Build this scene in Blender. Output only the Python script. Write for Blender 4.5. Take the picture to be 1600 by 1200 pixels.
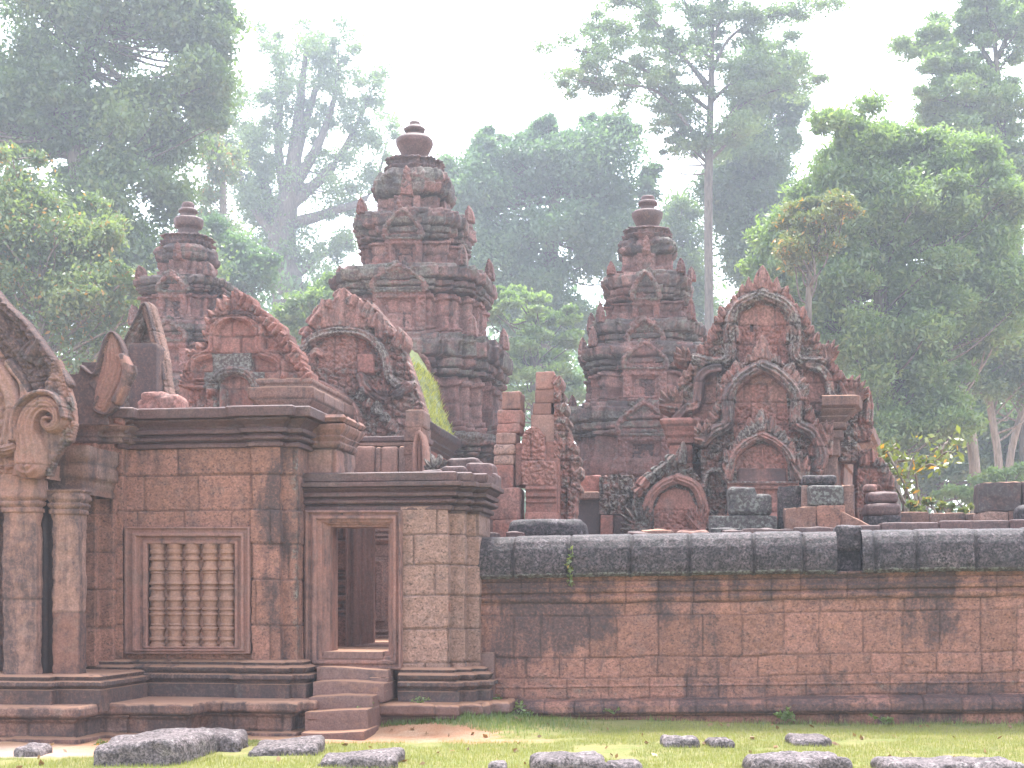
import bpy, math, random
import numpy as np
for o in list(bpy.data.objects): bpy.data.objects.remove(o)
SC = bpy.context.scene
COL = SC.collection
R = math.radians
# ------------------------------------------------------------------ camera, sky, sun, exposure
F = 2222.0; D = 18.0; ZC = 1.6; HOR = 935.0; TH = R(8.0); CT, ST = math.cos(TH), math.sin(TH)
cam = bpy.data.objects.new('camera', bpy.data.cameras.new('camera')); COL.objects.link(cam)
cam.location = (0, 0, ZC); cam.rotation_euler = (R(90), 0, 0)
cam.data.sensor_width = 36; cam.data.lens = F/1600*36; cam.data.shift_y = (HOR-600)/1600
cam.data.clip_start = .1; cam.data.clip_end = 2000
SC.camera = cam
SUN_EL, SUN_AZ = 68, 8          # azimuth measured from +Y (ahead) towards +X
wd = bpy.data.worlds.new('World'); SC.world = wd; wd.use_nodes = True
nt = wd.node_tree; bg = nt.nodes['Background']
sky = nt.nodes.new('ShaderNodeTexSky'); sky.sky_type = 'NISHITA'; sky.sun_disc = False
sky.sun_elevation = R(SUN_EL); sky.sun_rotation = R(SUN_AZ); sky.dust_density = 1.0; sky.air_density = 1.0; sky.ozone_density = 1.0
hs = nt.nodes.new('ShaderNodeHueSaturation'); hs.inputs['Saturation'].default_value = .42   # thin white overcast
nt.links.new(sky.outputs[0], hs.inputs['Color']); nt.links.new(hs.outputs[0], bg.inputs[0]); bg.inputs[1].default_value = 0.15
sl = bpy.data.lights.new('sun', 'SUN'); sl.energy = 1.5; sl.angle = R(12); sl.color = (1, .965, .91)
so = bpy.data.objects.new('sun', sl); COL.objects.link(so)
so.rotation_euler = (R(90-SUN_EL), 0, R(180-SUN_AZ)); so.location = (0, 0, 40)
SC.view_settings.view_transform = 'Standard'; SC.view_settings.look = 'None'
SC.view_settings.exposure = 2.72; SC.view_settings.gamma = 1
SC.cycles.max_bounces = 8; SC.cycles.diffuse_bounces = 6; SC.cycles.glossy_bounces = 2; SC.cycles.transmission_bounces = 5
SC.cycles.volume_bounces = 0; SC.cycles.transparent_max_bounces = 4; SC.cycles.caustics_reflective = False
SC.cycles.use_denoising = True
HAZE_DENSITY = 0.0017
# ------------------------------------------------------------------ mapping photo pixels <-> temple plane v = const
def UZ(px, py, v):
    a = (np.asarray(px, float)-800)/F
    u = (a*(D+v*CT)-v*ST)/(CT+a*ST)
    Y = D-u*ST+v*CT
    return u, ZC+(HOR-np.asarray(py, float))/F*Y
def U(px, v): return float(UZ(px, 0, v)[0])
def Z(py, v, px=800): return float(UZ(px, py, v)[1])
def W(px, py, Y): return np.array([(px-800)/F*Y, Y, ZC+(HOR-py)/F*Y])
# ------------------------------------------------------------------ noise
def hsh(ix, iy, seed=0):
    n = (np.asarray(ix).astype(np.int64)*374761393+np.asarray(iy).astype(np.int64)*668265263+int(seed)*974711) & 0xffffffff
    n = ((n ^ (n >> 13))*1274126177) & 0xffffffff
    n = n ^ (n >> 16)
    n = (n*2246822519) & 0xffffffff; n = n ^ (n >> 15)
    return (n & 0xffffff)/float(0xffffff)
def vn2(x, y, seed=0):
    xi, yi = np.floor(x), np.floor(y); fx, fy = x-xi, y-yi
    fx = fx*fx*(3-2*fx); fy = fy*fy*(3-2*fy)
    a = hsh(xi, yi, seed); b = hsh(xi+1, yi, seed); c = hsh(xi, yi+1, seed); d = hsh(xi+1, yi+1, seed)
    return (a*(1-fx)+b*fx)*(1-fy)+(c*(1-fx)+d*fx)*fy
def fbm(x, y, seed=0, o=3):
    s = 0; a = .5; t = 0
    for k in range(o):
        s = s+a*vn2(x*2**k, y*2**k, seed+k*17); t += a; a *= .5
    return s/t
def wor(x, y, seed=0):
    xi, yi = np.floor(x), np.floor(y); f1 = np.full(np.shape(x), 9.); f2 = f1.copy()
    for i in (-1, 0, 1):
        for j in (-1, 0, 1):
            cx, cy = xi+i, yi+j
            d = np.hypot(cx+hsh(cx, cy, seed)-x, cy+hsh(cx, cy, seed+91)-y)
            f2 = np.minimum(np.maximum(d, f1), f2); f1 = np.minimum(d, f1)
    return f1, f2
def carve(x, y, s, seed=0):
    """leafy carved pattern, 0..1"""
    wx = x/s+1.1*fbm(x/s*.6, y/s*.6, seed+5); wy = y/s+1.1*fbm(x/s*.6+9, y/s*.6, seed+6)
    f1, f2 = wor(wx, wy, seed); g1, g2 = wor(wx*2.1, wy*2.1, seed+3)
    return np.clip(.75*np.clip((f2-f1)*1.5, 0, 1)+.45*np.clip((g2-g1)*1.4, 0, 1)-.1, 0, 1)
# ------------------------------------------------------------------ mesh makers
def npmesh(name, V, Q, mat, parent=None, base=(0, 0, 0), tint=None, smooth=False, rot=False):
    V = np.asarray(V, np.float32)-np.asarray(base, np.float32)
    Q = np.asarray(Q, np.int32); k = Q.shape[1]
    me = bpy.data.meshes.new(name)
    me.vertices.add(len(V)); me.vertices.foreach_set('co', V.ravel())
    me.loops.add(Q.size); me.loops.foreach_set('vertex_index', Q.ravel())
    me.polygons.add(len(Q)); me.polygons.foreach_set('loop_start', np.arange(0, Q.size, k, dtype=np.int32))
    me.polygons.foreach_set('loop_total', np.full(len(Q), k, np.int32))
    if smooth: me.polygons.foreach_set('use_smooth', np.ones(len(Q), bool))
    me.update(calc_edges=True)
    if tint is None: tint = np.tile(np.array([.5, 0, 0, 0], np.float32), (len(V), 1))
    at = me.color_attributes.new('tint', 'FLOAT_COLOR', 'POINT'); at.data.foreach_set('color', np.asarray(tint, np.float32).ravel())
    me.materials.append(mat)
    o = bpy.data.objects.new(name, me); COL.objects.link(o)
    if parent is not None: o.parent = parent
    return o
BASE = {}
def thing(name, label, cat, base=(0, 0, 0), group=None, world=False):
    """Empty at the base of a thing; temple things live in the temple frame (u, v, z), others in world metres"""
    o = bpy.data.objects.new(name, None); COL.objects.link(o); o.empty_display_size = .2
    u, v, z = base
    if world: o.location = base
    else: o.location = (u*CT+v*ST, D-u*ST+v*CT, z); o.rotation_euler = (0, 0, -TH)
    o['label'] = label; o['category'] = cat
    if group: o['group'] = group
    BASE[o.name] = base
    return o
def single(o, label, cat, base, group=None, world=False):
    u, v, z = base
    if world: o.location = base
    else: o.location = (u*CT+v*ST, D-u*ST+v*CT, z); o.rotation_euler = (0, 0, -TH)
    o['label'] = label; o['category'] = cat
    if group: o['group'] = group
    return o
def bs(parent): 
    p = parent
    while p is not None and p.name not in BASE: p = p.parent
    return BASE[p.name] if p is not None else (0, 0, 0)
class MB:
    """collects shapes into one mesh"""
    def __init__(s): s.V = []; s.Q = []; s.T = []; s.n = 0
    def add(s, V, Q, T=None):
        V = np.asarray(V, float); Q = np.asarray(Q)
        if Q.shape[1] == 3: Q = np.c_[Q, Q[:, 2]]
        if T is None: T = np.tile([.5, 0, 0, 0], (len(V), 1))
        s.V.append(V); s.Q.append(Q+s.n); s.T.append(T); s.n += len(V); return s
    def build(s, name, mat, parent=None, smooth=False, base=None):
        return npmesh(name, np.concatenate(s.V), np.concatenate(s.Q), mat, parent, bs(parent) if base is None else base, np.concatenate(s.T), smooth)
def gridq(nr, nc, wrap=False):
    r = np.arange(nr-1)[:, None]; c = np.arange(nc if wrap else nc-1)[None, :]
    c2 = (c+1) % nc
    return np.stack([r*nc+c, r*nc+c2, (r+1)*nc+c2, (r+1)*nc+c], -1).reshape(-1, 4)
# ---- sweep a vertical profile along a plan path
def subdiv(P, step):
    out = [np.asarray(P[0], float)]
    for a, b in zip(P[:-1], P[1:]):
        a, b = np.asarray(a, float), np.asarray(b, float)
        k = max(1, int(math.ceil(np.linalg.norm(b-a)/step)))
        for i in range(1, k+1): out.append(a+(b-a)*i/k)
    return np.array(out)
def sweep(path, prof, closed=False, rs=.06, rt=.05, disp=None, tilt=None):
    P = np.asarray(path, float); n = len(P)
    segs = [(i, (i+1) % n) for i in range(n if closed else n-1)]
    nr = []
    for i, j in segs:
        d = P[j]-P[i]; d /= max(1e-9, np.linalg.norm(d)); nr.append(np.array([d[1], -d[0]]))
    M = np.zeros((n, 2))
    for i in range(n):
        if closed: a, b = nr[i-1], nr[i % n]
        else: a, b = nr[max(0, i-1)], nr[min(i, len(nr)-1)]
        M[i] = (a+b)/max(.25, 1+a.dot(b))
    cp, cm, cs = [], [], []; s0 = 0
    for i, j in segs:
        L = np.linalg.norm(P[j]-P[i]); k = max(1, int(math.ceil(L/rs)))
        for q in range(k):
            t = q/k; cp.append(P[i]*(1-t)+P[j]*t); cm.append(M[i]*(1-t)+M[j]*t); cs.append(s0+L*t)
        s0 += L
    if not closed: cp.append(P[-1]); cm.append(M[-1]); cs.append(s0)
    cp, cm, cs = np.array(cp), np.array(cm), np.array(cs)
    pr = subdiv(prof, rt); O, Zz = pr[:, 0][:, None], pr[:, 1][:, None]
    S = np.broadcast_to(cs[None, :], (len(pr), len(cs))); ZZ = np.broadcast_to(Zz, S.shape)
    T = np.zeros(S.shape+(4,)); T[..., 0] = .5; dd = 0; zz = ZZ
    if disp is not None:
        dd, t = disp(S, ZZ, np.broadcast_to(O, S.shape)); T[:] = t
        zz = ZZ+.25*np.asarray(dd)
    off = O+dd
    X = cp[None, :, 0]+cm[None, :, 0]*off; Yv = cp[None, :, 1]+cm[None, :, 1]*off
    if tilt: zz = zz+tilt(X, zz)
    V = np.stack([X, Yv, zz], -1).reshape(-1, 3)
    return V, gridq(len(pr), len(cs), closed), T.reshape(-1, 4)
def masonry(edges, L, seed=0, jd=.018, jw=.016, off=.012, rough=.006, cv=0, cs=.12, lich=0., dark=0., zwob=.015, jk=.75):
    """displacement + tint for coursed blocks; edges: course heights (list) or one course height"""
    def f(S, ZZ, O):
        e = np.arange(-1, 20, edges) if np.isscalar(edges) else np.array([-99]+sorted(edges)+[99.])
        zq = ZZ+zwob*(fbm(S*1.3, ZZ*0+seed, seed, 2)-.5)*2
        ci = np.clip(np.searchsorted(e, zq)-1, 0, len(e)-2)
        h = np.minimum(zq-e[ci], e[ci+1]-zq)
        Lc = L*(.8+.5*hsh(ci, ci*0, seed+2)); q = (S+.02*(fbm(S*2, ZZ*4, seed+8, 2)-.5))/Lc+hsh(ci, ci*0+3, seed+1)*7
        bi = np.floor(q); sh = (hsh(bi, ci, seed+4)-.5)*.35; sh2 = (hsh(bi+1, ci, seed+4)-.5)*.35
        ds = np.minimum(np.abs(q-bi-sh), np.abs(bi+1+sh2-q))*Lc
        bi = bi+(q-bi < sh)*-1.+((bi+1+sh2-q) < 0)*1.
        g = np.exp(-(np.minimum(ds, h)/jw)**2)
        rn = hsh(bi, ci, seed+11)
        d = -jd*g+off*2*(hsh(bi, ci, seed+12)-.5)+rough*2*(fbm(S*9, ZZ*9, seed+5, 3)-.5)
        if cv: d = d+cv*(carve(S, ZZ, cs, seed)-.4)
        T = np.zeros(S.shape+(4,)); T[..., 0] = rn; T[..., 1] = lich*(.6+.8*hsh(bi, ci, seed+13)); T[..., 2] = dark; T[..., 3] = g*jk
        return d, T
    return f
def rect(u0, u1, v0, v1): return [(u0, v0), (u1, v0), (u1, v1), (u0, v1)]
def prism(mb, u0, u1, v0, v1, prof, disp=None, rs=.06, rt=.05):
    mb.add(*sweep(rect(u0, u1, v0, v1), prof, True, rs, rt, disp)); zt = max(p[1] for p in prof); top = prof[-1]
    mb.add([(u0-top[0], v0-top[0], top[1]), (u1+top[0], v0-top[0], top[1]), (u1+top[0], v1+top[0], top[1]), (u0-top[0], v1+top[0], top[1])], [(0, 1, 2, 3)])
    return mb
def lathe(prof, seg=24, c=(0, 0), noise=0, step=.05):
    pr = subdiv(prof, step); a = np.linspace(0, 2*math.pi, seg, endpoint=False)
    r = pr[:, 0][:, None]*np.ones(seg)[None]
    if noise: r = r*(1+noise*(fbm(np.cos(a)[None]*2+pr[:, 1][:, None]*3, np.sin(a)[None]*2+pr[:, 1][:, None]*2, 3)-.5))
    V = np.stack([c[0]+r*np.cos(a), c[1]+r*np.sin(a), np.broadcast_to(pr[:, 1][:, None], r.shape)], -1).reshape(-1, 3)
    return V, gridq(len(pr), seg, True)
def rblock(sx, sy, sz, rad=.03, nz=.015, seed=0, n=12, top=None):
    """weathered stone block, rounded edges, base at z=0; noise-displaced"""
    V = []; Q = []; k = 0
    t = np.linspace(-1, 1, n+1); A, B = np.meshgrid(t, t); A = A.ravel(); B = B.ravel(); O = np.ones_like(A); q = gridq(n+1, n+1)
    for f in ((A, B, O), (A, -B, -O), (O, A, B), (-O, -A, B), (-A, O, B), (A, -O, B)):
        V.append(np.stack(f, -1)); Q.append(q+k); k += len(A)
    V = np.concatenate(V); Q = np.concatenate(Q)
    h = np.array([sx, sy, sz])/2; P = V*h; core = np.maximum(h-rad, .001)
    c = np.clip(P, -core, core); d = P-c; L = np.linalg.norm(d, axis=1, keepdims=True)
    nrm = np.where(L > 1e-9, d/np.maximum(L, 1e-9), 0)
    P = np.where(L > 1e-9, c+nrm*rad, P)
    nn = P/np.maximum(1e-6, np.linalg.norm(P, axis=1, keepdims=True))
    e = fbm(P[:, 0]*6+P[:, 2]*2.3+seed, P[:, 1]*6+P[:, 2]*5, seed, 4)-.5+.8*(fbm(P[:, 0]*2+P[:, 2]+seed, P[:, 1]*2-P[:, 2], seed+3, 2)-.5)
    P = P+nn*(e*nz*2)[:, None]; P[:, 2] += h[2]
    if top is not None: P[:, 2] += top(P[:, 0], P[:, 1])*np.clip(P[:, 2]/sz, 0, 1)
    T = np.zeros((len(P), 4)); T[:, 0] = hsh(np.array([seed]), np.array([1]), 4)[0]
    return P, Q, T
def tube(pts, rad, seg=7):
    pts = np.asarray(pts, float); n = len(pts); rad = np.broadcast_to(np.asarray(rad, float), (n,))
    d = np.gradient(pts, axis=0); d /= np.maximum(1e-9, np.linalg.norm(d, axis=1, keepdims=True))
    ref = np.where(np.abs(d[:, 2:3]) > .8, [[1., 0, 0]], [[0., 0, 1]])
    a = np.cross(d, ref); a /= np.maximum(1e-9, np.linalg.norm(a, axis=1, keepdims=True)); b = np.cross(d, a)
    t = np.linspace(0, 2*math.pi, seg, endpoint=False)
    V = pts[:, None]+rad[:, None, None]*(np.cos(t)[None, :, None]*a[:, None]+np.sin(t)[None, :, None]*b[:, None])
    return V.reshape(-1, 3), gridq(n, seg, True)
def catmull(P, k=8):
    P = np.asarray(P, float); Q = np.vstack([2*P[0]-P[1], P, 2*P[-1]-P[-2]]); out = []
    for i in range(1, len(Q)-2):
        for t in np.linspace(0, 1, k, endpoint=False):
            a, b, c, d = Q[i-1], Q[i], Q[i+1], Q[i+2]
            out.append(.5*((2*b)+(-a+c)*t+(2*a-5*b+4*c-d)*t*t+(-a+3*b-3*c+d)*t**3))
    out.append(P[-1]); return np.array(out)
# ---- carved slabs: a height field in front of the plane v, outlined in elevation
def inpoly(X, Y, P):
    P = np.asarray(P, float); m = np.zeros(X.shape, bool); j = len(P)-1
    for i in range(len(P)):
        xi, yi = P[i]; xj, yj = P[j]
        if yi != yj:
            c = ((yi > Y) != (yj > Y)) & (X < (xj-xi)*(Y-yi)/(yj-yi)+xi); m ^= c
        j = i
    return m
def dpoly(X, Y, P):
    P = np.asarray(P, float); best = np.full(X.shape, 1e9); tt = np.zeros(X.shape); sd = np.zeros(X.shape)
    n = len(P)-1
    for i in range(n):
        a, b = P[i], P[i+1]; ab = b-a; L2 = max(1e-9, ab.dot(ab))
        t = np.clip(((X-a[0])*ab[0]+(Y-a[1])*ab[1])/L2, 0, 1)
        dx = X-a[0]-t*ab[0]; dy = Y-a[1]-t*ab[1]; d = np.hypot(dx, dy); m = d < best
        best = np.where(m, d, best); tt = np.where(m, (i+t)/n, tt); sd = np.where(m, np.sign(ab[0]*dy-ab[1]*dx), sd)
    return best, tt, sd
class Relief:
    def __init__(s, v, x0, y0, x1, y1, res=1.5, seed=0):
        s.v = v; s.res = res; s.seed = seed; s.pm = (D+v)/F    # metres per pixel
        s.X, s.Y = np.meshgrid(np.arange(x0, x1+res, res), np.arange(y0, y1+res, res))
        s.H = np.zeros(s.X.shape); s.M = np.zeros(s.X.shape, bool); s.T = np.zeros(s.X.shape+(4,)); s.T[..., 0] = .5
    def poly(s, P, h=0., lich=None, dark=None, blk=None):
        m = inpoly(s.X, s.Y, P); s.M |= m; s.H = np.where(m, h, s.H)
        for k, q in ((1, lich), (2, dark), (0, blk)):
            if q is not None: s.T[..., k] = np.where(m, q, s.T[..., k])
        return m
    def cut(s, P): s.M &= ~inpoly(s.X, s.Y, P)
    def band(s, C, w, h, grooves=0, base=0., lich=None, dark=None, mask=True, flat=.35, smooth=True, gd=.25):
        C = catmull(C, 6) if smooth else np.asarray(C, float)
        d, t, sd = dpoly(s.X, s.Y, C); ww = np.interp(t, np.linspace(0, 1, len(w)), w) if np.ndim(w) else w
        q = d/ww; m = q < 1
        hh = base+h*np.power(np.clip(1-q*q, 0, 1), flat)
        if grooves: hh = hh-gd*h*(.5+.5*np.cos(q*sd*math.pi*grooves))
        s.H = np.where(m, np.maximum(hh, s.H*0-9) if mask else np.where(s.M, hh, s.H), s.H)
        if mask: s.M |= m
        for k, v in ((1, lich), (2, dark)):
            if v is not None: s.T[..., k] = np.where(m, v, s.T[..., k])
        return m
    def leaf(s, x, y, ang, L, w, h, base=0., lich=None, over=False):
        """pointed flame leaf from (x, y), ang in degrees, 90 = up"""
        ca, sa = math.cos(R(ang)), -math.sin(R(ang))
        i = np.where((np.abs(s.X[0]-x) < L+w))[0]; j = np.where(np.abs(s.Y[:, 0]-y) < L+w)[0]
        if len(i) == 0 or len(j) == 0: return
        sl = np.s_[j[0]:j[-1]+1, i[0]:i[-1]+1]
        dx, dy = s.X[sl]-x, s.Y[sl]-y; a = (dx*ca+dy*sa)/L; b = (-dx*sa+dy*ca)
        wd = w*np.clip(np.power(np.clip(1-a, 0, 1), .75)*(.75+.9*a), 0, 1); q = np.abs(b)/np.maximum(wd, .01)
        m = (a > 0) & (a < 1) & (q < 1)
        hh = base+h*(np.power(np.clip(1-q, 0, 1), .5)*.7+.3*np.exp(-(b/(w*.18))**2)-.25*(np.abs(q-.55) < .13))
        s.H[sl] = np.where(m, np.maximum(hh, np.where(s.M[sl], s.H[sl] if not over else -9, -9)), s.H[sl]); s.M[sl] |= m
        if lich is not None: s.T[sl+(1,)] = np.where(m, lich, s.T[sl+(1,)])
        s.T[sl+(0,)] = np.where(m, hsh(np.array([int(x*7)]), np.array([int(y*7)]), 3)[0], s.T[sl+(0,)])
    def flames(s, C, n, L, w, h, up=.5, base=0., lich=.3, side=1, smooth=True, jit=.15):
        C = catmull(C, 6) if smooth else np.asarray(C, float)
        seg = np.r_[0, np.cumsum(np.hypot(*np.diff(C, axis=0).T))]
        rng = np.random.RandomState(s.seed+n)
        for k in range(n):
            f = (k+.5)/n; q = f*seg[-1]; x = np.interp(q, seg, C[:, 0]); y = np.interp(q, seg, C[:, 1])
            x2 = np.interp(min(q+3, seg[-1]), seg, C[:, 0]); y2 = np.interp(min(q+3, seg[-1]), seg, C[:, 1]); x1 = np.interp(max(q-3, 0), seg, C[:, 0]); y1 = np.interp(max(q-3, 0), seg, C[:, 1])
            tx, ty = x2-x1, y2-y1; l = math.hypot(tx, ty)+1e-6; nx, ny = ty/l*side, -tx/l*side
            nx, ny = nx*(1-up), ny*(1-up)-up; a = math.degrees(math.atan2(-ny, nx))
            LL = np.interp(f, np.linspace(0, 1, len(L)), L) if np.ndim(L) else L
            if rng.rand() < .06: continue
            s.leaf(x-nx*LL*.3, y-ny*LL*.3, a+rng.uniform(-12, 12), LL*rng.uniform(.68-jit, .92+jit), 1.5*(np.interp(f, np.linspace(0, 1, len(w)), w) if np.ndim(w) else w)*rng.uniform(.9, 1.1), h, base, lich*rng.uniform(.5, 1.3))
    def fan(s, x, y, a0, a1, n, L, w, h, base=0., lich=.5):
        for k in range(n):
            a = a0+(a1-a0)*k/max(1, n-1); s.leaf(x, y, a, L*(1-.25*abs(2*k/max(1, n-1)-1)), w, h, base, lich, over=True)
    def carve(s, P, sc, amp, lich=None, dark=None):
        m = (inpoly(s.X, s.Y, P) if P is not None else True) & s.M
        s.H = s.H+np.where(m, amp*(carve(s.X, s.Y, sc, s.seed)-.35), 0)
        for k, v in ((1, lich), (2, dark)):
            if v is not None: s.T[..., k] = np.where(m, v, s.T[..., k])
    def moulds(s, x0, x1, levels):
        """levels: list of (y0, y1, height)"""
        for y0, y1, h in levels:
            m = (s.X >= x0) & (s.X <= x1) & (s.Y >= y0) & (s.Y < y1); s.M |= m; s.H = np.where(m, h, s.H)
    def joints(s, ys, L, jd=.02, jw=1.6, off=.012, P=None):
        e = np.array([-9999]+sorted(ys)+[9999.]); yq = s.Y+2.5*(fbm(s.X/45, s.Y/300, s.seed+9, 2)-.5)
        ci = np.clip(np.searchsorted(e, yq)-1, 0, len(e)-2); h = np.minimum(yq-e[ci], e[ci+1]-yq)
        Lc = L*(.8+.5*hsh(ci, ci*0, s.seed+2)); q = (s.X+2*(fbm(s.X/40, s.Y/25, s.seed+1, 2)-.5))/Lc+7*hsh(ci, ci*0+3, s.seed); bi = np.floor(q); fr = q-bi
        g = np.exp(-(np.minimum(np.minimum(fr, 1-fr)*Lc, h)/jw)**2)
        m = inpoly(s.X, s.Y, P) if P is not None else np.ones(s.X.shape, bool)
        s.H = s.H+np.where(m, -jd*g+off*2*(hsh(bi, ci, s.seed+12)-.5), 0)
        s.T[..., 0] = np.where(m, hsh(bi, ci, s.seed+11), s.T[..., 0]); s.T[..., 3] = np.where(m, np.maximum(s.T[..., 3], g*.5), s.T[..., 3])
    def frame(s, outer, inner, levels, dark=None):
        """nested rectangular mouldings: levels (inset px, height m)"""
        x0, y0, x1, y1 = outer; m = (s.X >= x0) & (s.X <= x1) & (s.Y >= y0) & (s.Y <= y1)
        a, b, c, d = inner; hole = (s.X > a) & (s.X < c) & (s.Y > b) & (s.Y < d)
        fx = np.minimum((s.X-x0)/(a-x0), (x1-s.X)/(x1-c)); fy = np.minimum((s.Y-y0)/(b-y0), (y1-s.Y)/max(1e-3, y1-d)) if y1 > d else (s.Y-y0)/(b-y0)
        f = np.minimum(fx, fy)
        hh = np.interp(f, [q[0] for q in levels], [q[1] for q in levels])
        s.M = (s.M | m) & ~hole; s.H = np.where(m, hh, s.H)
    def build(s, name, mat, parent, thick=.3, rough=.006, back=True):
        H = s.H+rough*2*(fbm(s.X/9, s.Y/9, s.seed+31, 3)-.5)
        u, z = UZ(s.X, s.Y, s.v)
        q = s.M[:-1, :-1] & s.M[1:, :-1] & s.M[:-1, 1:] & s.M[1:, 1:]
        ny, nx = s.X.shape; jj, ii = np.where(q); idx = jj*nx+ii
        Fq = np.stack([idx, idx+nx, idx+nx+1, idx+1], -1)
        V1 = np.stack([u, s.v-H, z], -1).reshape(-1, 3); V2 = np.stack([u, np.full_like(u, s.v+thick), z], -1).reshape(-1, 3); N = len(V1)
        parts = [Fq]
        if back: parts.append(Fq[:, ::-1]+N)
        qp = np.pad(q, 1)
        for dj, di, a, b in ((-1, 0, 0, 1), (1, 0, nx+1, nx), (0, -1, nx, 0), (0, 1, 1, nx+1)):
            nb = qp[1+dj:1+dj+q.shape[0], 1+di:1+di+q.shape[1]]; J, I = np.where(q & ~nb); k = J*nx+I
            parts.append(np.stack([k+a, k+b, k+b+N, k+a+N], -1))
        Q = np.concatenate(parts); V = np.concatenate([V1, V2]); T = np.concatenate([s.T.reshape(-1, 4)]*2)
        used = np.unique(Q); mp = np.zeros(len(V), np.int64); mp[used] = np.arange(len(used))
        return npmesh(name, V[used], mp[Q], mat, parent, bs(parent), T[used])
# ------------------------------------------------------------------ materials
def NN(nt, t, **k):
    n = nt.nodes.new(t)
    for a, b in k.items(): setattr(n, a, b)
    return n
def mixc(nt, f, a, b, mode='MIX'):
    n = NN(nt, 'ShaderNodeMix', data_type='RGBA', blend_type=mode)
    for s, v in ((n.inputs[0], f), (n.inputs[6], a), (n.inputs[7], b)):
        if isinstance(v, bpy.types.NodeSocket): nt.links.new(v, s)
        else: s.default_value = (v if not isinstance(v, tuple) else v+(1,)) if np.ndim(v) else v
    return n.outputs[2]
def math_(nt, op, a, b=None, clamp=False):
    n = NN(nt, 'ShaderNodeMath', operation=op, use_clamp=clamp)
    for s, v in zip(n.inputs, (a, b)):
        if v is None: continue
        if isinstance(v, bpy.types.NodeSocket): nt.links.new(v, s)
        else: s.default_value = v
    return n.outputs[0]
def ramp(nt, x, a, b, lo=0., hi=1.):
    n = NN(nt, 'ShaderNodeMapRange'); n.interpolation_type = 'SMOOTHSTEP'
    nt.links.new(x, n.inputs[0]); n.inputs[1].default_value = a; n.inputs[2].default_value = b; n.inputs[3].default_value = lo; n.inputs[4].default_value = hi
    return n.outputs[0]
def noise(nt, vec, sc, det=3, rough=.55, dist=0):
    n = NN(nt, 'ShaderNodeTexNoise'); n.inputs['Scale'].default_value = sc; n.inputs['Detail'].default_value = det; n.inputs['Roughness'].default_value = rough; n.inputs['Distortion'].default_value = dist
    nt.links.new(vec, n.inputs['Vector']); return n.outputs[0]
def newmat(name):
    m = bpy.data.materials.new(name); m.use_nodes = True; nt = m.node_tree
    b = nt.nodes['Principled BSDF']; return m, nt, b
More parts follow.
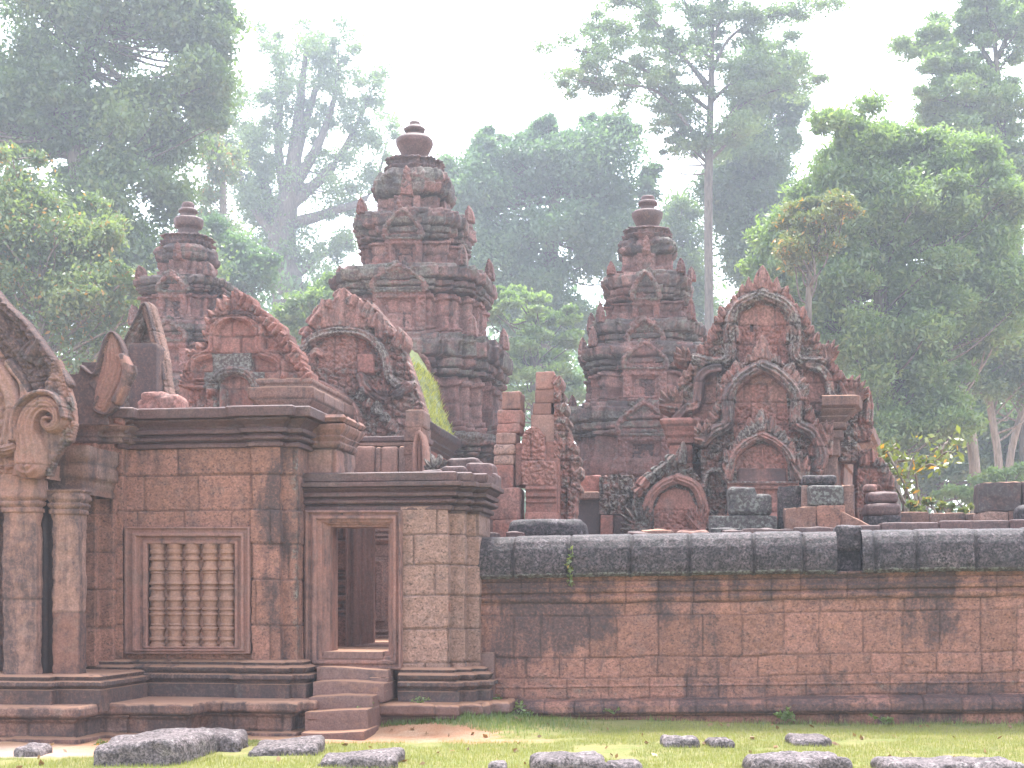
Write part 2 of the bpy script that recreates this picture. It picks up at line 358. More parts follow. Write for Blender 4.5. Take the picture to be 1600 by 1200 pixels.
def stone(name, c1, c2, c3, lichc=(.24, .235, .195), lich=.5, stain=.5, speck=.5, pits=.0, rough=.85, bump=.5, fine=45., moss=0., toplitc=(.10, .13, .03), blkv=.5, mott=.85, streak=(2.6, 2.6, .4), dk=(.042, .029, .031), ssc=1.):
    def dim(c, k=.67, ds=.16):
        l = .3*c[0]+.6*c[1]+.1*c[2]; return tuple(k*(x*(1-ds)+l*ds) for x in c)
    c1, c2, c3, lichc = dim(c1), dim(c2), dim(c3), dim(lichc)
    m, nt, b = newmat(name)
    pos = NN(nt, 'ShaderNodeNewGeometry'); P = pos.outputs['Position']
    at = NN(nt, 'ShaderNodeAttribute', attribute_name='tint'); sep = NN(nt, 'ShaderNodeSeparateColor'); nt.links.new(at.outputs['Color'], sep.inputs[0])
    n1 = noise(nt, P, 1.3, 4, .6); blk = math_(nt, 'SUBTRACT', sep.outputs[0], .5)
    f1 = ramp(nt, math_(nt, 'ADD', n1, math_(nt, 'MULTIPLY', blk, .42)), .32, .68)
    col = mixc(nt, f1, c1, c2)
    n2 = noise(nt, P, 5.5, 5, .65); col = mixc(nt, ramp(nt, n2, .5, .72, 0, .75), col, c3)
    val = math_(nt, 'ADD', 1.0, math_(nt, 'MULTIPLY', math_(nt, 'SUBTRACT', ramp(nt, noise(nt, P, fine, 3, .7), .34, .66), .5), speck))
    val = math_(nt, 'MULTIPLY', val, math_(nt, 'ADD', 1.0, math_(nt, 'MULTIPLY', math_(nt, 'SUBTRACT', ramp(nt, noise(nt, P, fine*.35, 4, .65), .3, .7), .5), speck*.6)))
    val = math_(nt, 'MULTIPLY', val, math_(nt, 'ADD', 1.0, math_(nt, 'MULTIPLY', blk, blkv)))
    cc = NN(nt, 'ShaderNodeCombineColor')
    for i in range(3): nt.links.new(val, cc.inputs[i])
    col = mixc(nt, 1., col, cc.outputs[0], 'MULTIPLY')
    if pits:
        mp = NN(nt, 'ShaderNodeMapping'); mp.inputs['Scale'].default_value = (1, 1, 1.5); nt.links.new(P, mp.inputs[0])
        pn = noise(nt, mp.outputs[0], 30, 3, .6); pf = ramp(nt, pn, .57, .64, 0, pits); col = mixc(nt, pf, col, (.035, .025, .022))
    # pale lichen patches
    ln = noise(nt, P, 2.6, 9, .72, .4); la = math_(nt, 'ADD', ln, math_(nt, 'MULTIPLY', sep.outputs[1], .17))
    lf = ramp(nt, la, .70-.16*lich, .86-.16*lich, 0, .75)
    lcol = mixc(nt, noise(nt, P, 14, 3), tuple(x*.55 for x in lichc), tuple(min(.6, x*1.5) for x in lichc)); col = mixc(nt, lf, col, lcol)
    # salt-and-pepper crust lichen where the carving is old (tint green channel)
    mfac = math_(nt, 'MULTIPLY', ramp(nt, math_(nt, 'ADD', math_(nt, 'MULTIPLY', sep.outputs[1], .5), noise(nt, P, 6, 4, .65)), .66, .92, 0, mott), ramp(nt, sep.outputs[1], 0., .2))
    mcol = mixc(nt, ramp(nt, noise(nt, P, 21, 4, .7), .44, .6), (.05, .033, .03), lcol); col = mixc(nt, mfac, col, mcol)
    # black weathering, running down
    mp = NN(nt, 'ShaderNodeMapping'); mp.inputs['Scale'].default_value = streak; nt.links.new(P, mp.inputs[0])
    sn = noise(nt, mp.outputs[0], ssc, 7, .68, .6); sn2 = noise(nt, P, 7., 6, .7)
    sa = math_(nt, 'ADD', math_(nt, 'ADD', math_(nt, 'MULTIPLY', sn, .66), math_(nt, 'MULTIPLY', sn2, .34)), math_(nt, 'MULTIPLY', sep.outputs[2], .3))
    sf = ramp(nt, sa, .65-.2*stain, .82-.2*stain, 0, .88); sf = math_(nt, 'MULTIPLY', sf, ramp(nt, noise(nt, P, 26, 4, .7), .3, .6, .55, 1))
    col = mixc(nt, sf, col, dk)
    col = mixc(nt, math_(nt, 'MULTIPLY', at.outputs['Alpha'], .75), col, (.02, .016, .014))
    if moss:  # sunlit tops painted in: dusty orange tint on upward faces
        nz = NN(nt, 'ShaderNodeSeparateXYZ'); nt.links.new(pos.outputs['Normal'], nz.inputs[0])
        mf = math_(nt, 'MULTIPLY', ramp(nt, nz.outputs[2], .35, .8), ramp(nt, noise(nt, P, 3.5, 6, .7), .5-.25*moss, .62-.25*moss, 0, .85)); col = mixc(nt, mf, col, toplitc)
    nt.links.new(col, b.inputs['Base Color'])
    b.inputs['Roughness'].default_value = rough; b.inputs['Specular IOR Level'].default_value = .35
    hb = math_(nt, 'ADD', math_(nt, 'MULTIPLY', noise(nt, P, fine*.9, 4, .7), .75), math_(nt, 'MULTIPLY', noise(nt, P, 12, 5, .65), .45))
    if pits: hb = math_(nt, 'SUBTRACT', hb, math_(nt, 'MULTIPLY', pf, .6))
    bp = NN(nt, 'ShaderNodeBump'); bp.inputs['Strength'].default_value = bump; bp.inputs['Distance'].default_value = .025
    nt.links.new(hb, bp.inputs['Height']); nt.links.new(bp.outputs[0], b.inputs['Normal'])
    return m
M = {}
PINK, ORNG, GREY = (.40, .165, .11), (.43, .20, .10), (.24, .15, .13)
M['tower'] = stone('tower_sandstone', (.34, .125, .095), (.27, .125, .10), (.18, .125, .105), lich=.7, stain=0.84, bump=.7, rough=.8, speck=.6, fine=34, blkv=.9, mott=.7, lichc=(.23, .23, .17))
M['pedim'] = stone('carved_sandstone', (.42, .14, .095), (.35, .14, .10), (.25, .135, .11), lich=.4, stain=0.7, bump=.65, rough=.8, speck=.5, fine=34, mott=.9)
M['leafy'] = stone('lichened_carving', (.40, .14, .10), (.31, .135, .10), (.22, .125, .105), lich=.45, stain=0.7, bump=.8, rough=.8, speck=.7, fine=26, mott=.95, lichc=(.35, .30, .25))
M['lat'] = stone('laterite', (.42, .168, .104), (.34, .136, .09), (.24, .125, .095), lich=.1, stain=0.7, speck=.5, pits=.6, bump=.7, fine=38)
M['latpale'] = stone('laterite_pale', (.39, .205, .148), (.34, .175, .125), (.30, .18, .14), lich=.1, stain=0.5, speck=.5, pits=.6, bump=.7, fine=38)
M['cope'] = stone('dark_laterite', (.085, .054, .056), (.048, .031, .034), (.15, .115, .12), lich=.2, stain=.45, speck=1.9, pits=.7, rough=.65, bump=1., fine=36)
M['sand'] = stone('smooth_sandstone', (.39, .16, .108), (.32, .155, .11), (.29, .165, .125), lich=.2, stain=0.74, speck=.35, bump=.35, streak=(4, 4, .5))
M['frame'] = stone('door_sandstone', (.38, .155, .112), (.31, .145, .11), (.28, .155, .125), lich=.15, stain=0.62, speck=.3, bump=.25, streak=(7, 7, .6))
M['base'] = stone('stained_base', (.31, .135, .09), (.23, .12, .092), (.19, .12, .095), lich=.4, stain=0.8, speck=.6, bump=.55, moss=.7, toplitc=(.31, .165, .105))  # ledge tops coloured lighter, dusty orange, to look lit
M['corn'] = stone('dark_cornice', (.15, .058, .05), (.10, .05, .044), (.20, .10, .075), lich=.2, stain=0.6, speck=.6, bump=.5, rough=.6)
M['step'] = stone('step_sandstone', (.25, .11, .084), (.20, .10, .082), (.34, .15, .09), lich=.1, stain=0.66, speck=.4, bump=.4, rough=.65, moss=.75, toplitc=(.33, .17, .10))  # treads painted lighter than risers, dusty and as if sunlit
M['bould'] = stone('boulder_laterite', (.27, .205, .20), (.16, .12, .12), (.34, .28, .265), lich=.25, stain=.55, speck=1.2, pits=.75, bump=1., fine=40, moss=0., streak=(3, 3, 3), rough=.75)
M['bal'] = stone('baluster_sandstone', (.42, .195, .122), (.36, .175, .118), (.33, .18, .13), lich=.15, stain=.4, speck=.3, bump=.25)
M['mossy'] = stone('mossy_roof', (.17, .21, .045), (.25, .27, .075), (.13, .12, .06), lich=.3, stain=.5, bump=.8, speck=.7, lichc=(.28, .30, .12))
def leafmat(name, c1, c2, tr=.45, c3=None):
    m = bpy.data.materials.new(name); m.use_nodes = True; nt = m.node_tree; nt.nodes.clear()
    at = NN(nt, 'ShaderNodeAttribute', attribute_name='tint'); sep = NN(nt, 'ShaderNodeSeparateColor'); nt.links.new(at.outputs['Color'], sep.inputs[0])
    col = mixc(nt, sep.outputs[0], c1, c2)
    if c3: col = mixc(nt, ramp(nt, sep.outputs[1], .93, .95), col, c3)
    d = NN(nt, 'ShaderNodeBsdfDiffuse'); t = NN(nt, 'ShaderNodeBsdfTranslucent'); g = NN(nt, 'ShaderNodeBsdfGlossy'); g.inputs['Roughness'].default_value = .4
    nt.links.new(col, d.inputs[0]); nt.links.new(mixc(nt, 1., col, (1., 1.05, .6), 'MULTIPLY'), t.inputs[0])
    s1 = NN(nt, 'ShaderNodeMixShader'); s1.inputs[0].default_value = tr; nt.links.new(d.outputs[0], s1.inputs[1]); nt.links.new(t.outputs[0], s1.inputs[2])
    s2 = NN(nt, 'ShaderNodeMixShader'); s2.inputs[0].default_value = .06; nt.links.new(s1.outputs[0], s2.inputs[1]); nt.links.new(g.outputs[0], s2.inputs[2])
    o = NN(nt, 'ShaderNodeOutputMaterial'); nt.links.new(s2.outputs[0], o.inputs[0]); return m
M['lf_mid'] = leafmat('leaf_mid', (.08, .145, .045), (.19, .27, .09), .6)
M['lf_dark'] = leafmat('leaf_dark', (.055, .11, .038), (.14, .22, .07), .6)
M['lf_blue'] = leafmat('leaf_blue', (.07, .145, .07), (.16, .26, .12), .6)
M['lf_bright'] = leafmat('leaf_bright', (.11, .19, .055), (.24, .34, .10), .62)
M['lf_pale'] = leafmat('leaf_pale', (.10, .16, .06), (.22, .28, .10), .55, c3=(.35, .2, .05))
M['lf_yel'] = leafmat('leaf_yellow', (.09, .13, .03), (.22, .24, .06), c3=(.5, .25, .03))
M['grass'] = leafmat('grass_blades', (.18, .20, .032), (.37, .36, .10), tr=.45)
M['grassd'] = leafmat('weed_leaves', (.09, .15, .025), (.20, .26, .06), tr=.5)
def barkmat(name, c1, c2):
    m, nt, b = newmat(name); P = NN(nt, 'ShaderNodeNewGeometry').outputs['Position']
    mp = NN(nt, 'ShaderNodeMapping'); mp.inputs['Scale'].default_value = (6, 6, 1.2); nt.links.new(P, mp.inputs[0])
    n = noise(nt, mp.outputs[0], 1.5, 6, .7); nt.links.new(mixc(nt, ramp(nt, n, .35, .65), c1, c2), b.inputs['Base Color']); b.inputs['Roughness'].default_value = .9
    bp = NN(nt, 'ShaderNodeBump'); bp.inputs['Distance'].default_value = .05; nt.links.new(n, bp.inputs['Height']); nt.links.new(bp.outputs[0], b.inputs['Normal']); return m
M['bark'] = barkmat('bark', (.06, .045, .035), (.14, .11, .085)); M['barkp'] = barkmat('pale_bark', (.13, .10, .075), (.25, .20, .16))
# ================================================================== SETTING: ground
def gh(X, Y):
    X = np.asarray(X, float); Y = np.asarray(Y, float)
    g = .03*(fbm(X*.9+7, Y*.9, 3, 4)-.5)*2
    g = g+.016*np.clip(X, 0, 12)*np.clip((Y-14.5)/2.5, 0, 1)
    g = g+.16*np.exp(-((X+.75)/1.1)**2-((Y-17.25)/.55)**2)          # low grassy mound beside the steps
    g = g+.06*np.exp(-((X-.9)/1.6)**2-((Y-17.6)/.5)**2)
    return g
def ax(lo, a, b, hi, st, big): return np.unique(np.r_[np.arange(lo, a, big), np.arange(a, b, st), np.arange(b, hi+big, big)])
gx = ax(-220, -8, 8, 220, .12, 11); gy = ax(-20, 11, 19, 270, .08, 10)
GX, GY = np.meshgrid(gx, gy); GZ = np.where((np.abs(GX) < 9) & (GY > 9) & (GY < 20), gh(GX, GY), 0)
m, nt, b = newmat('ground_soil_and_turf')
P = NN(nt, 'ShaderNodeNewGeometry').outputs['Position']; at = NN(nt, 'ShaderNodeAttribute', attribute_name='tint'); sep = NN(nt, 'ShaderNodeSeparateColor'); nt.links.new(at.outputs['Color'], sep.inputs[0])
turf = mixc(nt, ramp(nt, noise(nt, P, 2.2, 6, .65), .35, .65), (.15, .165, .035), (.22, .20, .06))
turf = mixc(nt, ramp(nt, noise(nt, P, 9, 5, .7), .5, .7, 0, .8), turf, (.25, .17, .08))
soil = mixc(nt, ramp(nt, noise(nt, P, 3, 6, .65), .35, .7), (.36, .17, .085), (.42, .25, .15))
soil = mixc(nt, sep.outputs[1], soil, mixc(nt, noise(nt, P, 20, 4, .7), (.42, .31, .24), (.52, .40, .33)))
fac = ramp(nt, math_(nt, 'ADD', sep.outputs[0], math_(nt, 'MULTIPLY', math_(nt, 'SUBTRACT', noise(nt, P, 4, 6, .7), .5), .9)), .38, .62)
sv = NN(nt, 'ShaderNodeCombineColor'); sval = math_(nt, 'ADD', .72, math_(nt, 'MULTIPLY', noise(nt, P, 60, 3, .7), .56))
for i in range(3): nt.links.new(sval, sv.inputs[i])
nt.links.new(mixc(nt, 1., mixc(nt, fac, turf, soil), sv.outputs[0], 'MULTIPLY'), b.inputs['Base Color']); b.inputs['Roughness'].default_value = .9
bp = NN(nt, 'ShaderNodeBump'); bp.inputs['Distance'].default_value = .03; nt.links.new(noise(nt, P, 28, 5, .7), bp.inputs['Height']); nt.links.new(bp.outputs[0], b.inputs['Normal'])
def dirt(X, Y):
    """bare orange soil: round the foot of the steps, along the porch, and a tongue to the east"""
    d = np.exp(-((X+1.4)/1.35)**2-((Y-16.35)/.75)**2)*1.2
    d = np.maximum(d, np.clip((-3.6-X)/.9, 0, 1)*np.clip((Y-13.9)/.9, 0, 1))
    d = np.maximum(d, np.exp(-((X+3.2)/1.5)**2-((Y-16.4)/.4)**2))
    d = np.maximum(d, np.clip((Y-18.6)/.5, 0, 1))
    d = np.maximum(d, .62*np.exp(-((X+.3)/1.3)**2-((Y-15.9)/.5)**2))
    return np.clip(d, 0, 1)
def pale(X, Y): return np.clip((-3.9-X)/1.2, 0, 1)*np.clip((15.6-Y)/.9, 0, 1)
tt = np.zeros((GX.size, 4)); tt[:, 0] = dirt(GX, GY).ravel(); tt[:, 1] = pale(GX, GY).ravel()
g = npmesh('ground', np.stack([GX, GY, GZ], -1).reshape(-1, 3), gridq(len(gy), len(gx)), m, None, (0, 0, 0), tt, True); g['kind'] = 'structure'
# ================================================================== enclosure wall
def zt(y, v, px): return Z(y, v, px)
uw0, uw1 = U(742, 0), 11.0; u800 = U(800, 0)
wall = thing('enclosure_wall', 'long orange laterite enclosure wall with dark rounded coping, right of the doorway', 'wall', ((uw0+uw1)/2, .3, 0))
def wz(y): return Z(y, 0, 800)
tilt = lambda X, z: (X-u800)*np.interp(z, [0, .3, 2.4], [.018, .021, .010])
prof = [(.10, -.15), (.10, wz(1118)), (.18, wz(1117)), (.225, wz(1112)), (.225, wz(1103)), (.16, wz(1096)), (.03, wz(1094)), (0, wz(1092)), (0, wz(1076)), (.012, wz(1075)), (.012, wz(1073)), (0, wz(1072)), (0, wz(945)), (.03, wz(942)), (.05, wz(937)), (.05, wz(934)), (.012, wz(932)), (.012, wz(929)), (.055, wz(927)), (.075, wz(921)), (.03, wz(919)), (.05, wz(912)), (.02, wz(911)), (.055, wz(909)), (.10, wz(904)), (.10, wz(901)), (-.1, wz(900))]
mas = masonry([wz(y) for y in (943, 963, 1028, 1060, 1092, 1118)], .46, 21, jd=.02, jw=.009, off=.012, rough=.014, jk=.6, zwob=.03)
def walld(S, ZZ, O):
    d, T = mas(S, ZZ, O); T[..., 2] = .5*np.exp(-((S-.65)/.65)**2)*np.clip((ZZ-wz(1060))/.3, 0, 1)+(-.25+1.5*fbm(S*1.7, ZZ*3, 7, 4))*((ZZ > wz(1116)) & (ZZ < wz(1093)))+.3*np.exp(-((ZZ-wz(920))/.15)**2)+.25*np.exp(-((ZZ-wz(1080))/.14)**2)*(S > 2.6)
    T[..., 1] = .3*np.exp(-((ZZ-wz(1080))/.12)**2); T[..., 2] += .45*np.clip((fbm(S*.9+3, ZZ*1.5, 55, 4)-.52)*5, 0, 1)
    return d, T
MB().add(*sweep([(uw0, 0), (uw1, 0)], prof, False, .014, .013, walld, tilt)).build('wall_face', M['lat'], wall)
MB().add(*sweep([(uw1, .62), (uw0, .62)], [(0, -.1), (0, wz(901)), (-.1, wz(900))], False, .3, .3, None, tilt)).build('wall_back', M['lat'], wall)
cprof = [(-.05, wz(903)), (.13, wz(904)), (.185, wz(900)), (.205, wz(890)), (.205, wz(872)), (.185, wz(860)), (.13, wz(848)), (.05, wz(841)), (-.05, wz(838)), (-.3, wz(836)), (-.6, wz(842)), (-.74, wz(860)), (-.78, wz(903))]
def coped(seed, L):
    ms = masonry([9], L, seed, jd=.06, jw=.02, off=.03, rough=.012, zwob=0)
    def f(S, ZZ, O):
        d, T = ms(S, ZZ, O); T[..., 1] = np.where(ZZ < wz(896), .9, .0); d = d+.02*(fbm(S*9, ZZ*7+O*6, seed, 4)-.5); return d, T
    return f
for i, (a, b_) in enumerate(((736, 1308), (1347, 0))):
    ua = U(a, -.15); ub = U(b_, -.15) if b_ else uw1
    MB().add(*sweep([(ua, 0), (ub, 0)], cprof, False, .017, .02, coped(31+i, .62), tilt)).add(*sweep([(ua, .01), (ua, .6)][::-1], [(0, wz(903)), (0, wz(845))], False, .1, .1, None, tilt)).build('coping', M['cope'], wall)
P_, Q_, T_ = rblock(U(1348, 0)-U(1307, 0)+.02, .45, wz(832)-wz(872), .05, .02, 5)
P_ = P_+[U(1327, 0), .28, wz(872)+.07]; MB().add(P_, Q_, T_).build('coping_stone', M['cope'], wall)
P_, Q_, T_ = rblock(U(1348, 0)-U(1307, 0)+.02, .35, wz(870)-wz(905), .03, .01, 6)
P_ = P_+[U(1327, 0), .33, wz(905)+.07]; MB().add(P_, Q_, T_).build('coping_stone', M['cope'], wall)
# ================================================================== gate building on the left
gate = thing('gate_building', 'ruined red sandstone gate hall with balustered window, doorway and steps', 'temple gate', (U(320, -1), .5, 0))
def pth(pts, v0): return [(U(px, v0), v) for px, v in pts]
zb = lambda y: Z(y, -1, 320)
# -- window bay
P1 = pth([(140, -1.12), (198, -1.12), (198, -.98), (395, -.98), (395, -1.07), (440, -1.07), (440, -.95), (462, -.95), (462, .4)], -1)
msn = masonry([zb(y) for y in (742, 797, 850, 905, 976, 1032)], .62, 5, jd=.022, jw=.009, off=.012, rough=.01, jk=.7)
def wallbay(S, ZZ, O):
    d, T = msn(S, ZZ, O); L = S.max()
    s440 = P1[5][0]-P1[0][0]; T[..., 2] = .25*np.clip((fbm(S*1.1+8, ZZ*1.2, 57, 4)-.52)*5, 0, 1)+.5*np.exp(-((S-s440-.25+.1*np.sin(ZZ*5))/.13)**2)+.25*np.exp(-((S-.05)/.1)**2); T[..., 1] = .6*np.exp(-((S-s440-.55)/.10)**2); return d, T
MB().add(*sweep(P1, [(0, zb(1034)), (0, zb(698))], False, .014, .014, wallbay)).build('wall_face', M['lat'], gate)
cor = [(0, zb(701)), (.05, zb(700)), (.05, zb(694)), (.01, zb(693)), (.01, zb(691)), (.075, zb(690)), (.075, zb(684)), (.03, zb(683)), (.03, zb(680)), (.11, zb(679)), (.11, zb(673)), (.06, zb(672)), (.08, zb(667)), (.15, zb(660)), (.155, zb(657)), (.11, zb(656.5)), (.235, zb(656)), (.24, zb(642)), (.22, zb(640)), (-.12, zb(639.5))]
def beads(z0, z1, per, amp, rgh=.006, seed=3, dark=.2, lich=.1):
    def f(S, ZZ, O):
        d = amp*np.abs(np.sin(S*math.pi/per))*((ZZ > z0) & (ZZ < z1))+2*rgh*(fbm(S*7, ZZ*9, seed, 4)-.5)
        T = np.zeros(S.shape+(4,)); T[..., 0] = hsh(np.floor(S/.7), np.floor(ZZ/.2), seed); T[..., 2] = dark; T[..., 1] = lich; return d, T
    return f
PC = pth([(192, -1.12), (198, -1.12), (198, -.98), (395, -.98), (395, -1.07), (440, -1.07), (440, -.95), (462, -.95), (462, .4)], -1)
cm = MB().add(*sweep(PC, cor, False, .02, .012, beads(zb(690), zb(684), .05, .022, .006, 3, .0)))
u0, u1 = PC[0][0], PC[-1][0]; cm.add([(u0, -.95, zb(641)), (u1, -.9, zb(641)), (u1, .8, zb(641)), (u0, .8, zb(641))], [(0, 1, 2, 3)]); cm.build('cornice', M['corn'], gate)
bprof = lambda f, y0: [(.16, f(y0+66)), (.16, f(y0+36)), (.13, f(y0+35)), (.15, f(y0+31)), (.19, f(y0+28)), (.19, f(y0+22)), (.11, f(y0+20)), (.15, f(y0+16)), (.17, f(y0+11)), (.12, f(y0+8)), (.08, f(y0+7)), (.10, f(y0+3)), (.06, f(y0)), (0, f(y0-1))]
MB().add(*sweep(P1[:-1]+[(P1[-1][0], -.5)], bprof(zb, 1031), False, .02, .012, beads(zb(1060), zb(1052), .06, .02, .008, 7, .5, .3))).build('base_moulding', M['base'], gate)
# -- window
win = Relief(-1.02, 194, 818, 400, 1026, 1.0, 4)
win.frame((199, 824, 393, 1021), (233, 850, 370, 1010), [(0, .10), (.09, .11), (.12, .07), (.34, .07), (.37, .115), (.55, .115), (.6, .05), (.78, .05), (.82, .085), (1, .08)])
win.T[..., 2] = .15; wf = win.build('window', M['frame'], gate, .06, .003)
bw = U(370, -1)-U(233, -1)
MB().add(*rblock(bw+.05, .04, zb(848)-zb(1012), .005, .0, 3, 6)[:2]).build('window_backing', M['sand'], wf, base=(-U(301.5, -1)+BASE[gate.name][0], .965+BASE[gate.name][1], -zb(1012)))
prf = []; zz0, zz1 = zb(1011), zb(849); Hh = zz1-zz0
for k, (q, r) in enumerate([(0, .085), (.03, .085), (.035, .07), (.06, .07), (.065, .088), (.09, .088), (.10, .066), (.16, .078), (.17, .09), (.19, .09), (.20, .068), (.215, .082), (.225, .068), (.30, .08), (.31, .092), (.325, .092), (.335, .07), (.35, .07), (.36, .09), (.375, .09), (.385, .066), (.44, .076), (.45, .092), (.465, .092)]): prf.append((q, r))
prf = prf+[(.93-q, r) for q, r in prf[::-1]]+[(.94, .075), (.97, .085), (1, .085)]
for k in range(5):
    uc = U(233+(k+.5)*137/5, -1)
    b_ = MB().add(*lathe([((r-.03)*1.2+.034, zz0+q*Hh) for q, r in prf], 20, (uc, -1.0), .03, .012)).build('baluster', M['bal'], wf, True, BASE[gate.name])
# -- pier between window bay and porch
pier = MB(); pu0, pu1 = U(96, -1.3), U(150, -1.3)
zp = lambda y: Z(y, -1.3, 130)
pier.add(*sweep([(pu0, -1.32), (pu1, -1.32), (pu1, -1.2), (U(172, -1.3), -1.2), (U(172, -1.3), -1)], [(0, zp(1040)), (0, zp(690))], False, .02, .02, masonry([zp(y) for y in (742, 800, 862, 920, 980)], .5, 9, jd=.02, jw=.012, off=.012)))
pier.build('corner_pier', M['lat'], gate)
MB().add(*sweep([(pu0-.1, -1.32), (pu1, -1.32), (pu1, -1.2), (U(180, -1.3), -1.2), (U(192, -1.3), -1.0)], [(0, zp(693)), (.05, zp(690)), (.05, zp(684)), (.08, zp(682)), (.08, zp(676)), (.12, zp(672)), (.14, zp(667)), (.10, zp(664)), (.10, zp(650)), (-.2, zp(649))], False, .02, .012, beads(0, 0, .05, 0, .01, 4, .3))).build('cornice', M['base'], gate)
MB().add(*rblock(pu1-pu0+.3, .6, zp(650)-zp(672), .02, .02, 8)[:2]).build('cap_block', M['corn'], gate, base=(BASE[gate.name][0]-(pu0+pu1)/2-.05, BASE[gate.name][1]+.95, -zp(672)))
# lion-like broken corner scroll at the cornice
P_, Q_, T_ = rblock(.26, .28, .27, .1, .07, 12, 14); MB().add(P_+[U(188, -1.2), -1.22, zp(673)], Q_, T_).build('corner_carving', M['leafy'], gate)
# -- porch base, pillars
zo = lambda y: Z(y, -2.6, 60)
PB = pth([(-460, -2.55), (68, -2.55), (68, -2.4), (136, -2.4), (136, -1.2)], -2.6)
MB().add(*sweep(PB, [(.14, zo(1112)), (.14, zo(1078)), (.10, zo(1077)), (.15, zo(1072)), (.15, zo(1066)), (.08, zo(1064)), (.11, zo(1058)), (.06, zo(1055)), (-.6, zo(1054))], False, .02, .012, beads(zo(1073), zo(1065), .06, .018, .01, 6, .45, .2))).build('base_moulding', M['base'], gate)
def pillar(px0, px1, v, y0, y1, mat, seed, cap=34, d=.45):
    z = lambda y: Z(y, v, (px0+px1)/2); a, b_ = U(px0, v), U(px1, v); mb = MB()
    prism(mb, a, b_, v, v+d, [(0, z(y0)), (0, z(y1+cap+4)), (.02, z(y1+cap+3)), (.02, z(y1+cap-3)), (.0, z(y1+cap-4)), (.035, z(y1+cap-9)), (.035, z(y1+cap-13)), (.015, z(y1+cap-14)), (.05, z(y1+cap-20)), (.05, z(y1+cap-25)), (.03, z(y1+4)), (.05, z(y1+2)), (.05, z(y1))], masonry([-9, z(y0-130+seed*9), 9], 3, seed, jd=.012, jw=.01, off=.01, rough=.016, dark=.3), .02, .015)
    return mb.build('pillar', mat, gate)
pillar(5, 57, -2.5, 1058, 735, M['sand'], 1, 62, .14); pillar(83, 122, -2.3, 1060, 766, M['sand'], 3, 34, .2)
pillar(-88, -34, -2.5, 1058, 735, M['sand'], 4, 62, .14); pillar(-270, -216, -2.5, 1058, 735, M['sand'], 5, 62, .14); pillar(-362, -308, -2.5, 1058, 735, M['sand'], 6, 62, .14); pillar(-428, -390, -2.3, 1060, 766, M['sand'], 7, 34, .2)
mb = MB(); prism(mb, U(62, -1.9), U(92, -1.9), -2.2, -1.2, [(0, zo(1060)), (0, zo(760))], beads(-9, 9, .03, .02, .01, 5, .9)); mb.build('colonnette', M['corn'], gate)
mb = MB(); prism(mb, U(-480, -1.5), U(110, -1.5), -1.45, -.9, [(0, .4), (0, zo(700))], masonry(.35, .6, 8, dark=.5)); mb.build('porch_wall', M['lat'], gate)
mb = MB(); prism(mb, U(70, -2.0), U(140, -2.0), -2.1, -1.3, [(0, zo(768)), (0, zo(742)), (.03, zo(741)), (.03, zo(690))], masonry(.3, .5, 3, dark=.15)); mb.build('lintel', M['base'], gate)
# -- porch pediment with its scroll
pd = Relief(-2.55, -150, 290, 130, 748, 1.1, 11)
pd.poly([(-150, 330), (0, 530), (45, 600), (70, 640), (60, 740), (-150, 740)], .0, lich=.1)
pd.carve([(-150, 330), (0, 530), (45, 600), (40, 740), (-150, 740)], 26, .07)
pd.poly([(-150, 262), (-60, 376), (0, 462), (45, 508), (95, 578), (112, 600), (70, 645), (40, 600), (0, 545), (-60, 470), (-150, 360)], .04, dark=1.1)
pd.band([(-150, 270), (-60, 382), (0, 468), (45, 514), (92, 578), (108, 600)], 9, .07, 2, .05, dark=.9, mask=True)
pd.band([(-150, 318), (-60, 430), (0, 512), (38, 560), (66, 612)], 9, .05, 2, .05, mask=True, lich=.1)
pd.carve([(-150, 262), (-60, 376), (0, 462), (45, 508), (95, 578), (112, 600), (70, 645), (40, 600), (0, 545), (-60, 470), (-150, 360)], 11, .05); pd.leaf(48, 566, 60, 40, 26, .09, .06, .4); pd.leaf(0, 520, 100, 40, 22, .09, .06, .3)
pd.band([(-60, 500), (-20, 560), (10, 592), (26, 640), (14, 700)], 13, .08, 2, .05, dark=0)
pd.band([(20, 570), (42, 600), (44, 640), (30, 662)], 9, .06, 2, .06, lich=.3)
pd.poly([(55, 660), (72, 612), (84, 585), (88, 566), (96, 562), (107, 590), (119, 632), (122, 665), (116, 690), (104, 700), (90, 722), (84, 745), (25, 745), (35, 700)], .10, lich=.25, dark=.2)
pd.carve([(70, 620), (88, 562), (107, 590), (124, 640), (122, 690), (84, 745), (76, 745), (100, 690), (112, 650), (95, 620)], 9, .05, lich=.5)
sc = [(56, 728), (56, 705), (53, 684), (56, 662), (64, 646), (77, 636), (90, 636), (100, 645), (103, 658), (98, 668), (89, 671), (82, 665), (84, 657), (91, 657)]
pd.band(sc, [24, 24, 21, 19, 17, 16, 15, 13, 11, 9.5, 8, 6, 4.5, 3], .16, 5, .12, lich=-.6, dark=-.6, flat=.45, gd=.16)
pd.band([(10, 702), (28, 699), (36, 688), (36, 664), (44, 640), (60, 624), (80, 617), (97, 621), (109, 634), (114, 655)], 3.5, .05, 0, .26, dark=.3)
pd.band([(0, 706), (20, 704), (34, 700)], 8, .1, 3, .1, dark=0)
pd.joints([560, 640, 728], 120, .012, 1.2, .004)
pd.X, pd.Y, pd.H, pd.M, pd.T = [np.concatenate([(-300-A if i == 0 else A)[:, :0:-1], A], 1) for i, A in enumerate((pd.X, pd.Y, pd.H, pd.M, pd.T))]   # the other half
pd.build('pediment', M['sand'], gate, .03, .012)
